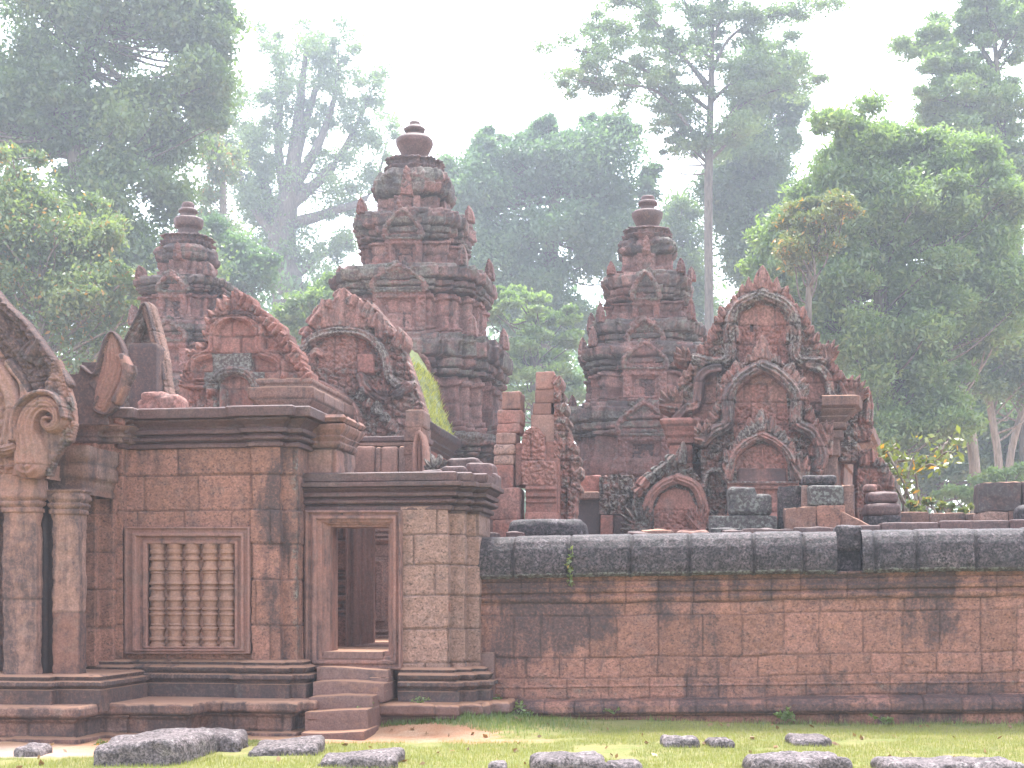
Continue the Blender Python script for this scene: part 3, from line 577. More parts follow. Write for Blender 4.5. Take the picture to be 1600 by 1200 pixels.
mb = MB(); prism(mb, U(-380, -2.5), U(70, -2.5), -2.45, -1.7, [(0, Z(748, -2.5, 0)), (0, Z(725, -2.5, 0))], masonry(.3, .7, 4)); mb.build('lintel', M['sand'], gate)
# -- flame horn behind the porch
hn = Relief(-1.5, 104, 510, 220, 665, 1.1, 13)
hn.poly([(108, 585), (122, 583), (128, 566), (150, 566), (155, 590), (170, 665), (108, 665)], 0, dark=.9)
hn.poly([(140, 600), (146, 585), (153, 560), (160, 540), (168, 526), (177, 518), (184, 526), (192, 540), (196, 556), (200, 570), (212, 571), (214, 582), (207, 598), (198, 612), (190, 628), (182, 642), (168, 650), (152, 644), (148, 634), (156, 618)], .03, dark=.45, lich=.3)
hn.band([(178, 524), (180, 545), (181, 570), (176, 592), (168, 612), (160, 634)], [4, 14, 19, 19, 17, 13], .05, 5, .03, lich=-.6, dark=-.5, flat=.5, gd=.4)
hn.band([(131, 574), (150, 586), (160, 560), (167, 534), (178, 521), (187, 529), (195, 545), (198, 562)], 2.6, .05, 0, .05, dark=1.2); hn.band([(156, 622), (150, 640), (168, 648), (184, 637)], 2.4, .05, 0, .04, dark=1.)
hn.band([(196, 560), (203, 578), (198, 602), (186, 628)], 6, .07, 0, .09, lich=.2)
hn.build('flame_finial', M['sand'], gate, .04, .006)
mb = MB(); prism(mb, U(112, -1.3), U(158, -1.3), -1.25, -.6, [(0, Z(672, -1.3, 130)), (0, Z(590, -1.3, 130))], masonry(.25, .5, 6, dark=.8)); mb.build('roof_stub', M['corn'], gate)
# -- tall gable edge behind the window bay
gb = Relief(.9, 184, 470, 290, 655, 1.0, 15)
gb.poly([(233, 486), (247, 540), (257, 600), (268, 652), (190, 652), (190, 570), (212, 525)], -.12, lich=.6)
gb.band([(188, 575), (204, 540), (221, 505), (233, 482)], 8, .10, 2, .02, lich=.7); gb.band([(233, 482), (244, 520), (254, 560), (258, 595), (264, 625), (274, 650)], 9, .12, 3, .02, lich=.3)
gb.flames([(238, 494), (250, 545), (258, 595), (268, 645)], 15, 13, 5, .06, .0, .04, -.3, 1); gb.band([(186, 572), (202, 536), (219, 501), (233, 477), (246, 518), (257, 560), (262, 595)], 2.2, .1, 0, .08, dark=.8)
gb.joints([520, 565, 605], 200, .02, 1.2); gb.build('gable', M['latpale'], gate, .1, .01)
mb = MB(); prism(mb, U(202, .5), U(243, .5), .5, .85, [(0, Z(680, .5, 220)), (0, Z(540, .5, 220)), (-.02, Z(535, .5, 220))], masonry([-1, 9], 3, 2, dark=.5)); mb.build('gable_post', M['base'], gate)
for k, (x, y, s) in enumerate(((248, 628, .36), (270, 622, .3), (232, 632, .25))):
    P_, Q_, T_ = rblock(s, .4, s*.9, .09, .05, 40+k); MB().add(P_+[U(x, .2), .2, Z(645, .2, x)-.05], Q_, T_).build('rubble_stone', M['leafy'], gate)
# -- roof support mass so nothing behind the cornice hovers
mb = MB(); prism(mb, U(100, 0), U(462, 0), -.6, 1.3, [(0, .3), (0, zb(643))], None, .4, .4); mb.build('core_wall', M['lat'], gate)
# -- door bay
zd = lambda y: Z(y, -.6, 600)
mr = masonry([zd(y) for y in (836, 883, 931, 983, 1036)], .75, 14, jd=.028, jw=.0095, off=.010, rough=.011, jk=.7)
PR = pth([(626, -.6), (700, -.6), (700, -.42), (722, -.42), (722, -.2), (741, -.2), (741, .7)], -.6)
MB().add(*sweep(PR, [(0, zd(1044)), (0, zd(792))], False, .014, .014, mr)).build('wall_face', M['latpale'], gate)
PL = pth([(452, -.5), (484, -.5), (484, -.2)], -.6)
MB().add(*sweep(PL, [(0, zd(1048)), (0, zd(792))], False, .02, .02, masonry([zd(y) for y in (845, 915, 970)], .6, 15, dark=.2))).build('wall_face', M['lat'], gate)
PCd = pth([(440, -.55), (700, -.55), (700, -.42), (722, -.42), (722, -.2), (741, -.2), (741, .7)], -.6)
cord = [(0, zd(802)), (0, zd(798)), (.05, zd(797)), (.05, zd(791)), (.01, zd(790)), (.01, zd(788)), (.085, zd(787)), (.085, zd(781)), (.03, zd(780)), (.03, zd(777)), (.11, zd(776)), (.11, zd(770)), (.07, zd(769)), (.14, zd(763)), (.10, zd(762)), (.18, zd(761)), (.18, zd(754)), (.08, zd(753)), (.11, zd(752)), (.12, zd(740)), (.09, zd(738)), (-.15, zd(737.5))]
cm = MB().add(*sweep(PCd, cord, False, .02, .012, beads(zd(787), zd(781), .05, .022, .01, 9, .05, .1))); u0, u1 = PCd[0][0], PCd[-1][0]
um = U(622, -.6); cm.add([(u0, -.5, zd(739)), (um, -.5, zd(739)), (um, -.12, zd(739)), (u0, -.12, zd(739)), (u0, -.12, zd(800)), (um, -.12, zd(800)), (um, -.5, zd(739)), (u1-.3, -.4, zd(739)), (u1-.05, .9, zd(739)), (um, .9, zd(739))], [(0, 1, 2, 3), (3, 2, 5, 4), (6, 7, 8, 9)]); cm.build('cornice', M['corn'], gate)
mb = MB(); prism(mb, U(629, -.6), U(698, -.6), -.5, .85, [(0, .3), (0, zd(742))], masonry(.3, .6, 6), .06, .05); mb.build('passage_wall', M['lat'], gate)
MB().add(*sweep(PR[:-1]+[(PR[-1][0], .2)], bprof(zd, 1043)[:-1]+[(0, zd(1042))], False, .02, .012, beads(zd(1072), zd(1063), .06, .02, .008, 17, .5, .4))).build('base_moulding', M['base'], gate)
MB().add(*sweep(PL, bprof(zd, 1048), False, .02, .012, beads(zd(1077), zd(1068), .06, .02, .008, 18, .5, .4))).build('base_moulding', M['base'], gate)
dr = Relief(-.6, 474, 794, 634, 1050, 1.0, 16)
lv = [(0, .10), (.13, .12), (.16, .06), (.3, .06), (.33, .10), (.52, .10), (.56, .045), (.72, .05), (.75, 0), (.86, 0), (.89, -.035), (1, -.035)]
dr.frame((479, 798, 629, 1046), (514, 823, 606, 1018), lv); dr.T[..., 2] = np.where(dr.X < 500, .35, .2)*1.
dr.T[..., 1] = -.3
dw = dr.build('doorway', M['frame'], gate, .42, .004)
MB().add(*rblock(U(606, -.4)-U(514, -.4), .5, .1, .015, .006, 4, 10)[:2]).build('threshold', M['step'], dw, base=(BASE[gate.name][0]-U(560, -.4), BASE[gate.name][1]+.42, -zd(1019)+.09))
# inner passage
fl = Z(1018, -.35, 558)-.005
MB().add(*rblock(3.6, 6.2, .6, .02, .01, 3, 14)[:2]).build('floor_slab', M['step'], gate, base=(BASE[gate.name][0]-U(600, 1.5), BASE[gate.name][1]-3.0, -fl+.6))
d2 = Relief(1.7, 540, 738, 760, 1016, 1.0, 18); d2.poly([(541, 740), (752, 740), (752, 774), (541, 774)], 0); d2.frame((546, 772, 752, 1013), (581, 812, 668, 1004), [(a_, 2.2*b_) for a_, b_ in lv]); i2 = d2.build('inner_doorway', M['frame'], gate, .2, .004)
mb = MB(); prism(mb, U(545, 1.9), U(720, 1.9), 1.91, 2.55, [(0, Z(811, 1.9, 630)), (0, Z(741.5, 1.9, 630))], masonry(.3, .6, 6), .06, .05); mb.build('lintel', M['lat'], gate)
lw = Relief(1.6, 478, 770, 552, 1020, 1.0, 19); lw.poly([(478, 770), (552, 770), (552, 1020), (478, 1020)], 0); lw.joints([815, 843, 893, 899, 905, 918, 930, 942, 952, 960], 34, .07, 2., .03)
lw.build('passage_wall', M['lat'], gate, .4)
bw_ = Relief(5.6, 530, 780, 700, 1010, 1.0, 20); bw_.poly([(530, 780), (700, 780), (700, 1010), (530, 1010)], 0); bw_.frame((556, 876, 600, 970), (565, 888, 589, 960), [(0, .08), (.3, .08), (.35, .05), (1, .05)])
bw_.moulds(530, 700, [(985, 989, .08), (989, 993, .03), (993, 999, .1), (826, 831, .06), (835, 839, .06), (842, 846, .09)]); bw_.joints([800, 850, 870], 50, .012, 1.2, P=[(530, 780), (700, 780), (700, 872), (530, 872)]); bwo = bw_.build('inner_wall', M['latpale'], gate, .25)
mb = MB()
for k in range(9): mb.add(*lathe([(.07, Z(960, 5.7, 577)+k*.09), (.1, Z(960, 5.7, 577)+k*.09+.05), (.07, Z(960, 5.7, 577)+k*.09+.09)], 14, (U(576, 5.7), 5.72)))
mb.build('baluster', M['corn'], bwo, True, BASE[gate.name])
# -- steps
for k, (x0, x1, yt, yb, v) in enumerate(((470, 568, 1143, 1158, -2.1), (475, 574, 1110, 1143, -1.8), (482, 583, 1088, 1112, -1.5), (488, 600, 1066, 1089, -1.2), (495, 606, 1044, 1067, -.92))):
    zt_ = Z(yt, v, 520); zl = Z(yb, v, 520)-.06; w_ = U(x1, v)-U(x0, v)
    P_, Q_, T_ = rblock(w_, .75 if k < 4 else .35, zt_-zl, .018, .012, 60+k, 22); P_ += [(U(x0, v)+U(x1, v))/2, v+(.375 if k < 4 else .175), zl]; P_[:, 2] += .018*np.sin(P_[:, 0]*4+k)*(P_[:, 2] > zt_-.1)
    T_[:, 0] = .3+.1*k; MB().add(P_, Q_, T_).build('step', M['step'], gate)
# -- platform ledges
PT = .40
pp = pth([(-500, -2.85), (165, -2.85), (165, -2.2), (300, -2.2), (300, -1.72), (400, -1.68), (400, -1.76), (444, -1.76), (444, -1.5), (462, -1.5), (462, -.6)], -2)
prf = [(.10, -.12), (.10, .045), (.05, .06), (.03, .10), (.03, .21), (.06, .23), (.09, .26), (.13, .275), (.14, .30), (.14, .37), (.12, PT), (.06, PT+.004)]
pm_ = MB().add(*sweep(pp, prf, False, .025, .015, masonry([-1, .055, .265, 9], .75, 44, jd=.03, jw=.014, off=.02, rough=.016, dark=.25)))
for k, (a, b_, v) in enumerate(((0, 1, -2.82), (2, 3, -2.17), (4, 5, -1.65), (6, 7, -1.73), (8, 9, -1.47))):
    pm_.add([(pp[a][0]-.05, v-.1, PT-.003*k), (pp[b_][0]+.1, v-.1, PT-.003*k), (pp[b_][0]+.1, .2, PT-.003*k), (pp[a][0]-.05, .2, PT-.003*k)], [(0, 1, 2, 3)])
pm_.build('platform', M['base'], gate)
zr = Z(1099, -1.0, 650)
pr_ = pth([(572, -1.0), (704, -1.0), (704, -.75), (742, -.75), (742, -.45), (768, -.45), (768, .1)], -1)
pm_ = MB().add(*sweep(pr_, [(.05, -.1), (.05, zr-.2), (.10, zr-.17), (.13, zr-.15), (.15, zr-.12), (.15, zr-.03), (.12, zr), (.05, zr+.003)], False, .025, .015, masonry([-1, zr-.16, 9], .8, 45, jd=.03, jw=.014, off=.025, rough=.02)))
for k, (a, b_, v) in enumerate(((0, 1, -1), (0, 3, -.75), (0, 5, -.45))): pm_.add([(pr_[a][0], v-.08, zr-.003*k), (pr_[b_][0]+.08, v-.08, zr-.003*k), (pr_[b_][0]+.08, .2, zr-.003*k), (pr_[a][0], .2, zr-.003*k)], [(0, 1, 2, 3)])
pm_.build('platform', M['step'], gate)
# -- broken upper stones above the door bay
def gblock(name, x0, y0, x1, y1, v, d, mat, seed, rad=.03, nz=.015, par=gate, T=None):
    z0, z1 = Z(y1, v, (x0+x1)/2), Z(y0, v, (x0+x1)/2); P_, Q_, T_ = rblock(U(x1, v)-U(x0, v), d, z1-z0, rad, nz, seed, 14)
    if T is not None: T_[:, 1:3] = T
    return MB().add(P_+[(U(x0, v)+U(x1, v))/2, v+d/2, z0], Q_, T_).build(name, mat, par)
cs_ = MB(); prism(cs_, U(462, -.4), U(528, -.4), -.42, .4, [(0, Z(738, -.4, 500)), (0, Z(701, -.4, 500)), (.03, Z(700, -.4, 500)), (.05, Z(693, -.4, 500)), (.03, Z(690, -.4, 500)), (.07, Z(683, -.4, 500)), (.05, Z(681, -.4, 500)), (.10, Z(673, -.4, 500)), (.12, Z(667, -.4, 500)), (.12, Z(664, -.4, 500)), (-.04, Z(663, -.4, 500)), (0.1, Z(661, -.4, 500)), (.13, Z(655, -.4, 500)), (.10, Z(650, -.4, 500))], masonry([-9, Z(701, -.4, 500), 9], .5, 6, rough=.015, dark=.1), .02, .012); cs_.build('cornice_stone', M['sand'], gate)
gblock('roof_course', 522, 681, 662, 691, 1.85, .7, M['corn'], 3); gblock('roof_course', 540, 690, 640, 698, 1.87, .6, M['sand'], 4)
for k, (a, b_) in enumerate(((528, 548), (548, 586), (586, 594), (594, 622), (622, 646))): gblock('vault_stone', a, 697, b_, 742, 1.74+.02*(k % 2), .78, M['sand'] if k % 2 else M['base'], 70+k, .05)
for k, (a, b_, y0, y1) in enumerate(((633, 662, 640, 668), (631, 660, 667, 690), (630, 648, 690, 712), (632, 650, 711, 742))): gblock('gable_block', a, y0, b_, y1, 1.72, .5, M['base'], 80+k, .025)
ga = Relief(1.68, 642, 664, 670, 745, .9, 21); ga.leaf(656, 742, 90, 76, 9, .06); ga.band([(649, 742), (649, 700), (656, 676), (663, 700), (663, 742)], 3, .05, 0, .05); ga.build('gable_leaf', M['sand'], gate, .25)
for k, (a, b_, y0, y1, v) in enumerate(((690, 728, 728, 744, .0), (726, 770, 722, 746, .25), (700, 745, 716, 730, .6), (752, 776, 738, 752, .3), (655, 690, 733, 745, .1))): gblock('loose_capstone', a, y0, b_, y1+12, v, .5, M['corn'], 90+k, .05, .03)
fr = Relief(.45, 664, 690, 705, 745, .9, 22); fr.poly([(664, 726), (700, 735), (700, 745), (664, 745)], 0); fr.fan(678, 738, 20, 150, 6, 32, 5, .08, .02, .9); fr.build('acroterion', M['leafy'], gate, .2)
# ================================================================== buildings behind
ped = thing('gallery_gable', 'reddish gable front with flame-leaf border between the window bay and the left tower', 'temple gable', (U(385, 4), 4.5, 0))
r = Relief(4.0, 280, 448, 500, 660, 1.3, 25)
r.poly([(298, 660), (292, 600), (318, 545), (340, 500), (372, 465), (405, 490), (440, 530), (470, 575), (480, 600), (480, 660)], .02, lich=.3)
lcv = [(372, 470), (350, 484), (336, 504), (322, 534), (306, 560), (292, 590)]; rcv = [(374, 470), (398, 484), (420, 506), (440, 530), (462, 562), (480, 598)]
r.flames(lcv, 15, [24, 24, 24, 24], [8, 8, 8], .12, .35, .06, .35, -1); r.flames(rcv, 16, [24, 24, 24, 24], [8, 8, 8], .12, .35, .06, .3, 1)
r.leaf(372, 486, 90, 34, 13, .14, .06, .2); r.leaf(358, 488, 100, 26, 9, .13, .06, .3); r.leaf(388, 488, 80, 26, 9, .13, .06, .3)
ar = [(300, 590), (302, 572), (312, 560), (330, 554), (337, 542), (336, 525), (340, 512), (354, 500), (372, 497)]
arr = [(x*-1+744, y) for x, y in ar[::-1]]
r.band(ar+arr[1:], 8, .14, 3, .06, lich=.0, dark=.0); r.band([(336, 503), (352, 494), (372, 490), (392, 494), (408, 503)], 4, .12, 2, .08, dark=.4)
m_ = r.poly([(340, 560), (345, 545), (346, 520), (356, 506), (372, 500), (388, 506), (398, 520), (399, 545), (404, 560)], .03, lich=-.2); r.joints([497, 527, 554, 582, 608], 46, .03, 1.6, .02)
for k, (x0, y0, x1, y1) in enumerate(((335, 554, 366, 582), (367, 553, 396, 582), (322, 582, 346, 610), (396, 582, 416, 612), (398, 610, 428, 640))): r.poly([(x0, y0), (x1, y0), (x1, y1), (x0, y1)], .10, lich=1.)
r.band([(334, 612), (340, 596), (352, 585), (370, 581), (388, 585), (400, 596), (406, 612)], 8, .13, 3, .08, lich=.8); r.poly([(344, 612), (350, 598), (362, 590), (372, 588), (384, 592), (396, 612), (396, 640), (344, 640)], .0, dark=.1)
r.carve([(290, 610), (345, 610), (345, 655), (290, 655)], 12, .08, lich=.4); r.leaf(351, 640, 90, 38, 13, .14, .06, .5); r.flames([(300, 640), (345, 640)], 4, 22, 9, .1, .9, .06, .5); r.fan(300, 606, 60, 170, 6, 26, 6, .1, .08, .4)
r.moulds(298, 345, [(592, 596, .12), (598, 601, .08), (603, 608, .14)])
r.carve([(280, 640), (280, 560), (345, 480), (372, 440), (400, 470), (440, 520), (500, 600), (500, 650), (450, 600), (420, 540), (395, 505), (372, 497), (345, 510), (318, 560)], 8, .035, lich=.3); r.build('pediment', M['pedim'], ped, .3)
mb = MB(); prism(mb, U(300, 5), U(478, 5), 4.45, 7.5, [(0, 0), (0, Z(600, 5, 380))], masonry(.35, .7, 5), .15, .1); mb.build('wall_body', M['pedim'], ped)
ev = MB(); prism(ev, U(412, 4.1), U(484, 4.1), 3.95, 7, [(-.1, Z(672, 4, 450)), (-.1, Z(640, 4, 450)), (.05, Z(636, 4, 450)), (.13, Z(627, 4, 450)), (.15, Z(625, 4, 450)), (.15, Z(607, 4, 450)), (.12, Z(606, 4, 450)), (.10, Z(603, 4, 450)), (.13, Z(600, 4, 450)), (.13, Z(595, 4, 450)), (.06, Z(592, 4, 450))], masonry([Z(606, 4, 450), Z(625, 4, 450)], .55, 7), .03, .02); ev.build('eave', M['base'], ped)
mb = MB(); prism(mb, U(425, 3.6), U(490, 3.6), 3.6, 4.2, [(0, 0), (0, Z(640, 3.6, 450))], masonry(.3, .6, 9, cv=.05, lich=.3), .03, .03); mb.build('wall_body', M['leafy'], ped)
# hall with the moss-covered roof slope
hall = thing('mossy_roof_hall', 'carved hall front with a bright green moss-covered roof slope', 'temple hall', (U(590, 7), 8, 0))
r = Relief(6.5, 462, 440, 730, 745, 1.25, 27)
r.poly([(470, 745), (466, 600), (470, 530), (495, 495), (540, 460), (580, 470), (622, 520), (650, 600), (665, 650), (665, 745)], .0, lich=.45); r.carve(None, 13, .14, lich=.5)
r.flames([(474, 532), (490, 505), (512, 482), (540, 462)], 5, [22, 24, 24, 20], [9, 10, 11, 11], .12, .7, .06, .3, -1); r.leaf(536, 512, 90, 58, 26, .14, .05, .3); r.leaf(512, 514, 97, 46, 17, .13, .05, .3); r.leaf(560, 514, 84, 46, 17, .13, .05, .3)
r.flames([(545, 465), (580, 500), (610, 520), (630, 545)], 5, [22, 28, 26], [11, 11, 9], .12, .7, .06, .4, 1); r.leaf(596, 530, 90, 42, 12, .15, .06, .4); r.leaf(622, 545, 84, 34, 9, .15, .06, .5)
r.poly([(498, 575), (500, 540), (515, 526), (548, 520), (572, 530), (575, 575)], .02, lich=-.2); r.carve([(498, 575), (500, 540), (515, 526), (548, 520), (572, 530), (575, 575)], 8, .07)
r.band([(478, 575), (474, 555), (486, 535), (508, 524), (540, 519), (572, 525), (594, 542), (606, 565), (610, 590), (630, 610)], 7, .16, 2, .08, lich=.7); r.poly([(560, 555), (586, 555), (586, 586), (560, 586)], .14, lich=-.3)
r.band([(480, 585), (486, 562), (496, 550), (506, 555)], 6, .12, 2, .07); r.band([(500, 600), (530, 616), (556, 640), (560, 665)], 6, .13, 2, .08, lich=.4); r.band([(566, 590), (576, 612), (600, 620), (624, 616), (640, 604)], 8, .16, 2, .07, dark=.4)
r.fan(600, 626, 20, 150, 7, 34, 7, .1, .08, .4); r.flames([(545, 600), (570, 625), (600, 650), (630, 690)], 7, [26, 22], 8, .14, .6, .07, .9, 1); r.flames([(480, 640), (520, 648), (560, 690)], 5, 28, 9, .13, .6, .07, .5, 1)
r.band([(470, 650), (500, 660), (540, 672), (556, 700), (570, 716)], 8, .15, 2, .08, dark=.4); r.joints([520, 586, 620, 652, 690], 44, .02, 1.5, .02)
r.build('pediment', M['leafy'], hall, .5)
mb = MB(); prism(mb, U(475, 7), U(655, 7), 6.95, 10, [(0, 0), (0, Z(650, 7, 560))], masonry(.35, .7, 5), .15, .1); mb.build('wall_body', M['pedim'], hall)
uE = U(660, 6.8); zE = Z(660, 6.8, 660); uR = U(590, 6.8); zR = Z(540, 6.8, 620)
t = np.linspace(0, 1, 40); vv = np.linspace(6.75, 9.9, 60); Tt, Vv = np.meshgrid(t, vv)
fx = np.array([595, 622, 628, 636, 646, 654, 661]); fy = np.array([505, 548, 563, 588, 618, 640, 660]); tq = np.linspace(0, 1, 7)
uu = np.interp(Tt, tq, [U(x, 6.75) for x in fx]); zz = np.interp(Tt, tq, [Z(y, 6.75, x) for x, y in zip(fx, fy)])
uu = uu+.09*(fbm(Tt*17, Vv*6, 4, 4)-.5); zz = zz+.06*(fbm(Tt*12, Vv*6, 8, 3)-.5)
MB().add(np.stack([uu, Vv, zz], -1).reshape(-1, 3), gridq(60, 40)).add(np.stack([2*U(590, 6.75)-uu, Vv, zz], -1).reshape(-1, 3), gridq(60, 40)).build('roof_slope', M['mossy'], hall, True)['label'] = 'roof slope covered in bright yellow-green moss'
MB().add(*sweep([(uE-.3, 6.72), (uE-.02, 6.72), (uE-.02, 9.9)], [(-.25, zE-.55), (-.2, zE-.48), (-.08, zE-.42), (-.1, zE-.38), (.0, zE-.33), (-.04, zE-.3), (.05, zE-.24), (.03, zE-.2), (.12, zE-.12), (.14, zE), (.08, zE+.03)], False, .03, .02, beads(zE-.13, zE+.02, .09, .05, .01, 4, .5, .3))).build('eave', M['corn'], hall)
rng = np.random.RandomState(3); mb = MB()
for k in range(900):
    i, j = rng.randint(0, 60), rng.randint(6, 40); p = np.array([uu[i, j], Vv[i, j], zz[i, j]]); a = rng.uniform(0, 6.3); l = rng.uniform(.05, .14); d = np.array([math.cos(a)*.4+.35, math.sin(a)*.4-.2, .8])*l; w_ = np.array([.008, .01, 0])
    mb.add([p-w_, p+w_, p+d], [(0, 1, 2)], np.tile([rng.rand(), rng.rand(), 0, 0], (3, 1)))
mb.build('roof_grass', M['grass'], hall)['kind'] = 'stuff'
# pillars of the ruined inner gate
rp = thing('ruined_door_pillar', 'narrow stack of worn stones with one bright orange block, beside the central tower', 'pillar', (U(790, 3.2), 3.5, 0))
for k, (a, y0, b_, y1, v, d, mt) in enumerate(((783, 610, 813, 640, 3.1, .55, 'sand'), (777, 640, 814, 662, 3.1, .5, 'pedim'), (776, 661, 812, 677, 3.1, .5, 'pedim'), (775, 676, 806, 694, 3.05, .5, 'sand'), (772, 694, 804, 711, 3.0, .5, 'latpale'), (771, 710, 803, 727, 3.0, .5, 'latpale'), (804, 692, 816, 760, 3.1, .5, 'pedim'), (769, 727, 801, 763, 3.0, .5, 'pedim'), (767, 762, 812, 812, 2.9, .6, 'leafy'), (769, 811, 815, 860, 2.9, .6, 'pedim'))):
    gblock('stone_block', a, y0, b_, y1, v, d, M[mt], 100+k, .05 if mt == 'latpale' else .03, .025, rp)
mb = MB(); prism(mb, U(771, 3), U(812, 3), 3, 3.45, [(0, 0), (0, Z(850, 3, 790))], masonry(.3, .6, 3)); mb.build('pillar_foot', M['lat'], rp)
rq = thing('ruined_gate_jamb', 'tall stepped red gate jamb with carved niche panel, just left of the right tower', 'gate jamb', (U(850, 3.2), 3.6, 0))
for k, (a, y0, b_, y1, v, d, mt) in enumerate(((837, 580, 866, 608, 3.3, .6, 'sand'), (835, 607, 868, 630, 3.3, .6, 'sand'), (832, 629, 862, 648, 3.3, .6, 'sand'), (829, 647, 872, 700, 3.3, .6, 'sand'), (832, 690, 875, 812, 3.25, .6, 'pedim'), (820, 800, 872, 860, 3.0, .6, 'pedim'))): gblock('stone_block', a, y0, b_, y1, v, d, M[mt], 120+k, .025, .015, rq)
r = Relief(3.05, 810, 660, 880, 815, 1.1, 29); r.poly([(815, 720), (815, 690), (819, 674), (830, 666), (842, 668), (850, 680), (852, 720)], .05); r.poly([(815, 720), (868, 720), (870, 760), (816, 760)], .06); r.carve(None, 9, .06, lich=.1)
r.moulds(822, 870, [(760, 766, .1), (766, 771, .04), (771, 777, .08), (777, 781, .02), (781, 786, .06), (786, 815, .03)]); r.joints([720, 760], 60, .03, 1.5); r.build('niche_panel', M['pedim'], rq, .3)
r = Relief(3.35, 858, 580, 908, 850, 1.1, 30); r.poly([(866, 582), (872, 590), (878, 640), (886, 660), (898, 710), (904, 760), (900, 780), (896, 850), (866, 850)], .05, lich=.4); r.carve(None, 11, .09, lich=.4); r.flames([(868, 590), (878, 640), (890, 680), (900, 740), (902, 770)], 9, 18, 7, .08, .5, .05, .5, 1); r.joints([630, 674, 720, 762], 26, .05, 1.5, .05); r.build('carved_edge', M['leafy'], rq, .6)
mb = MB(); prism(mb, U(824, 3.2), U(872, 3.2), 3.2, 3.8, [(0, 0), (0, Z(850, 3.2, 850))], masonry(.3, .6, 4)); mb.build('jamb_foot', M['lat'], rq)
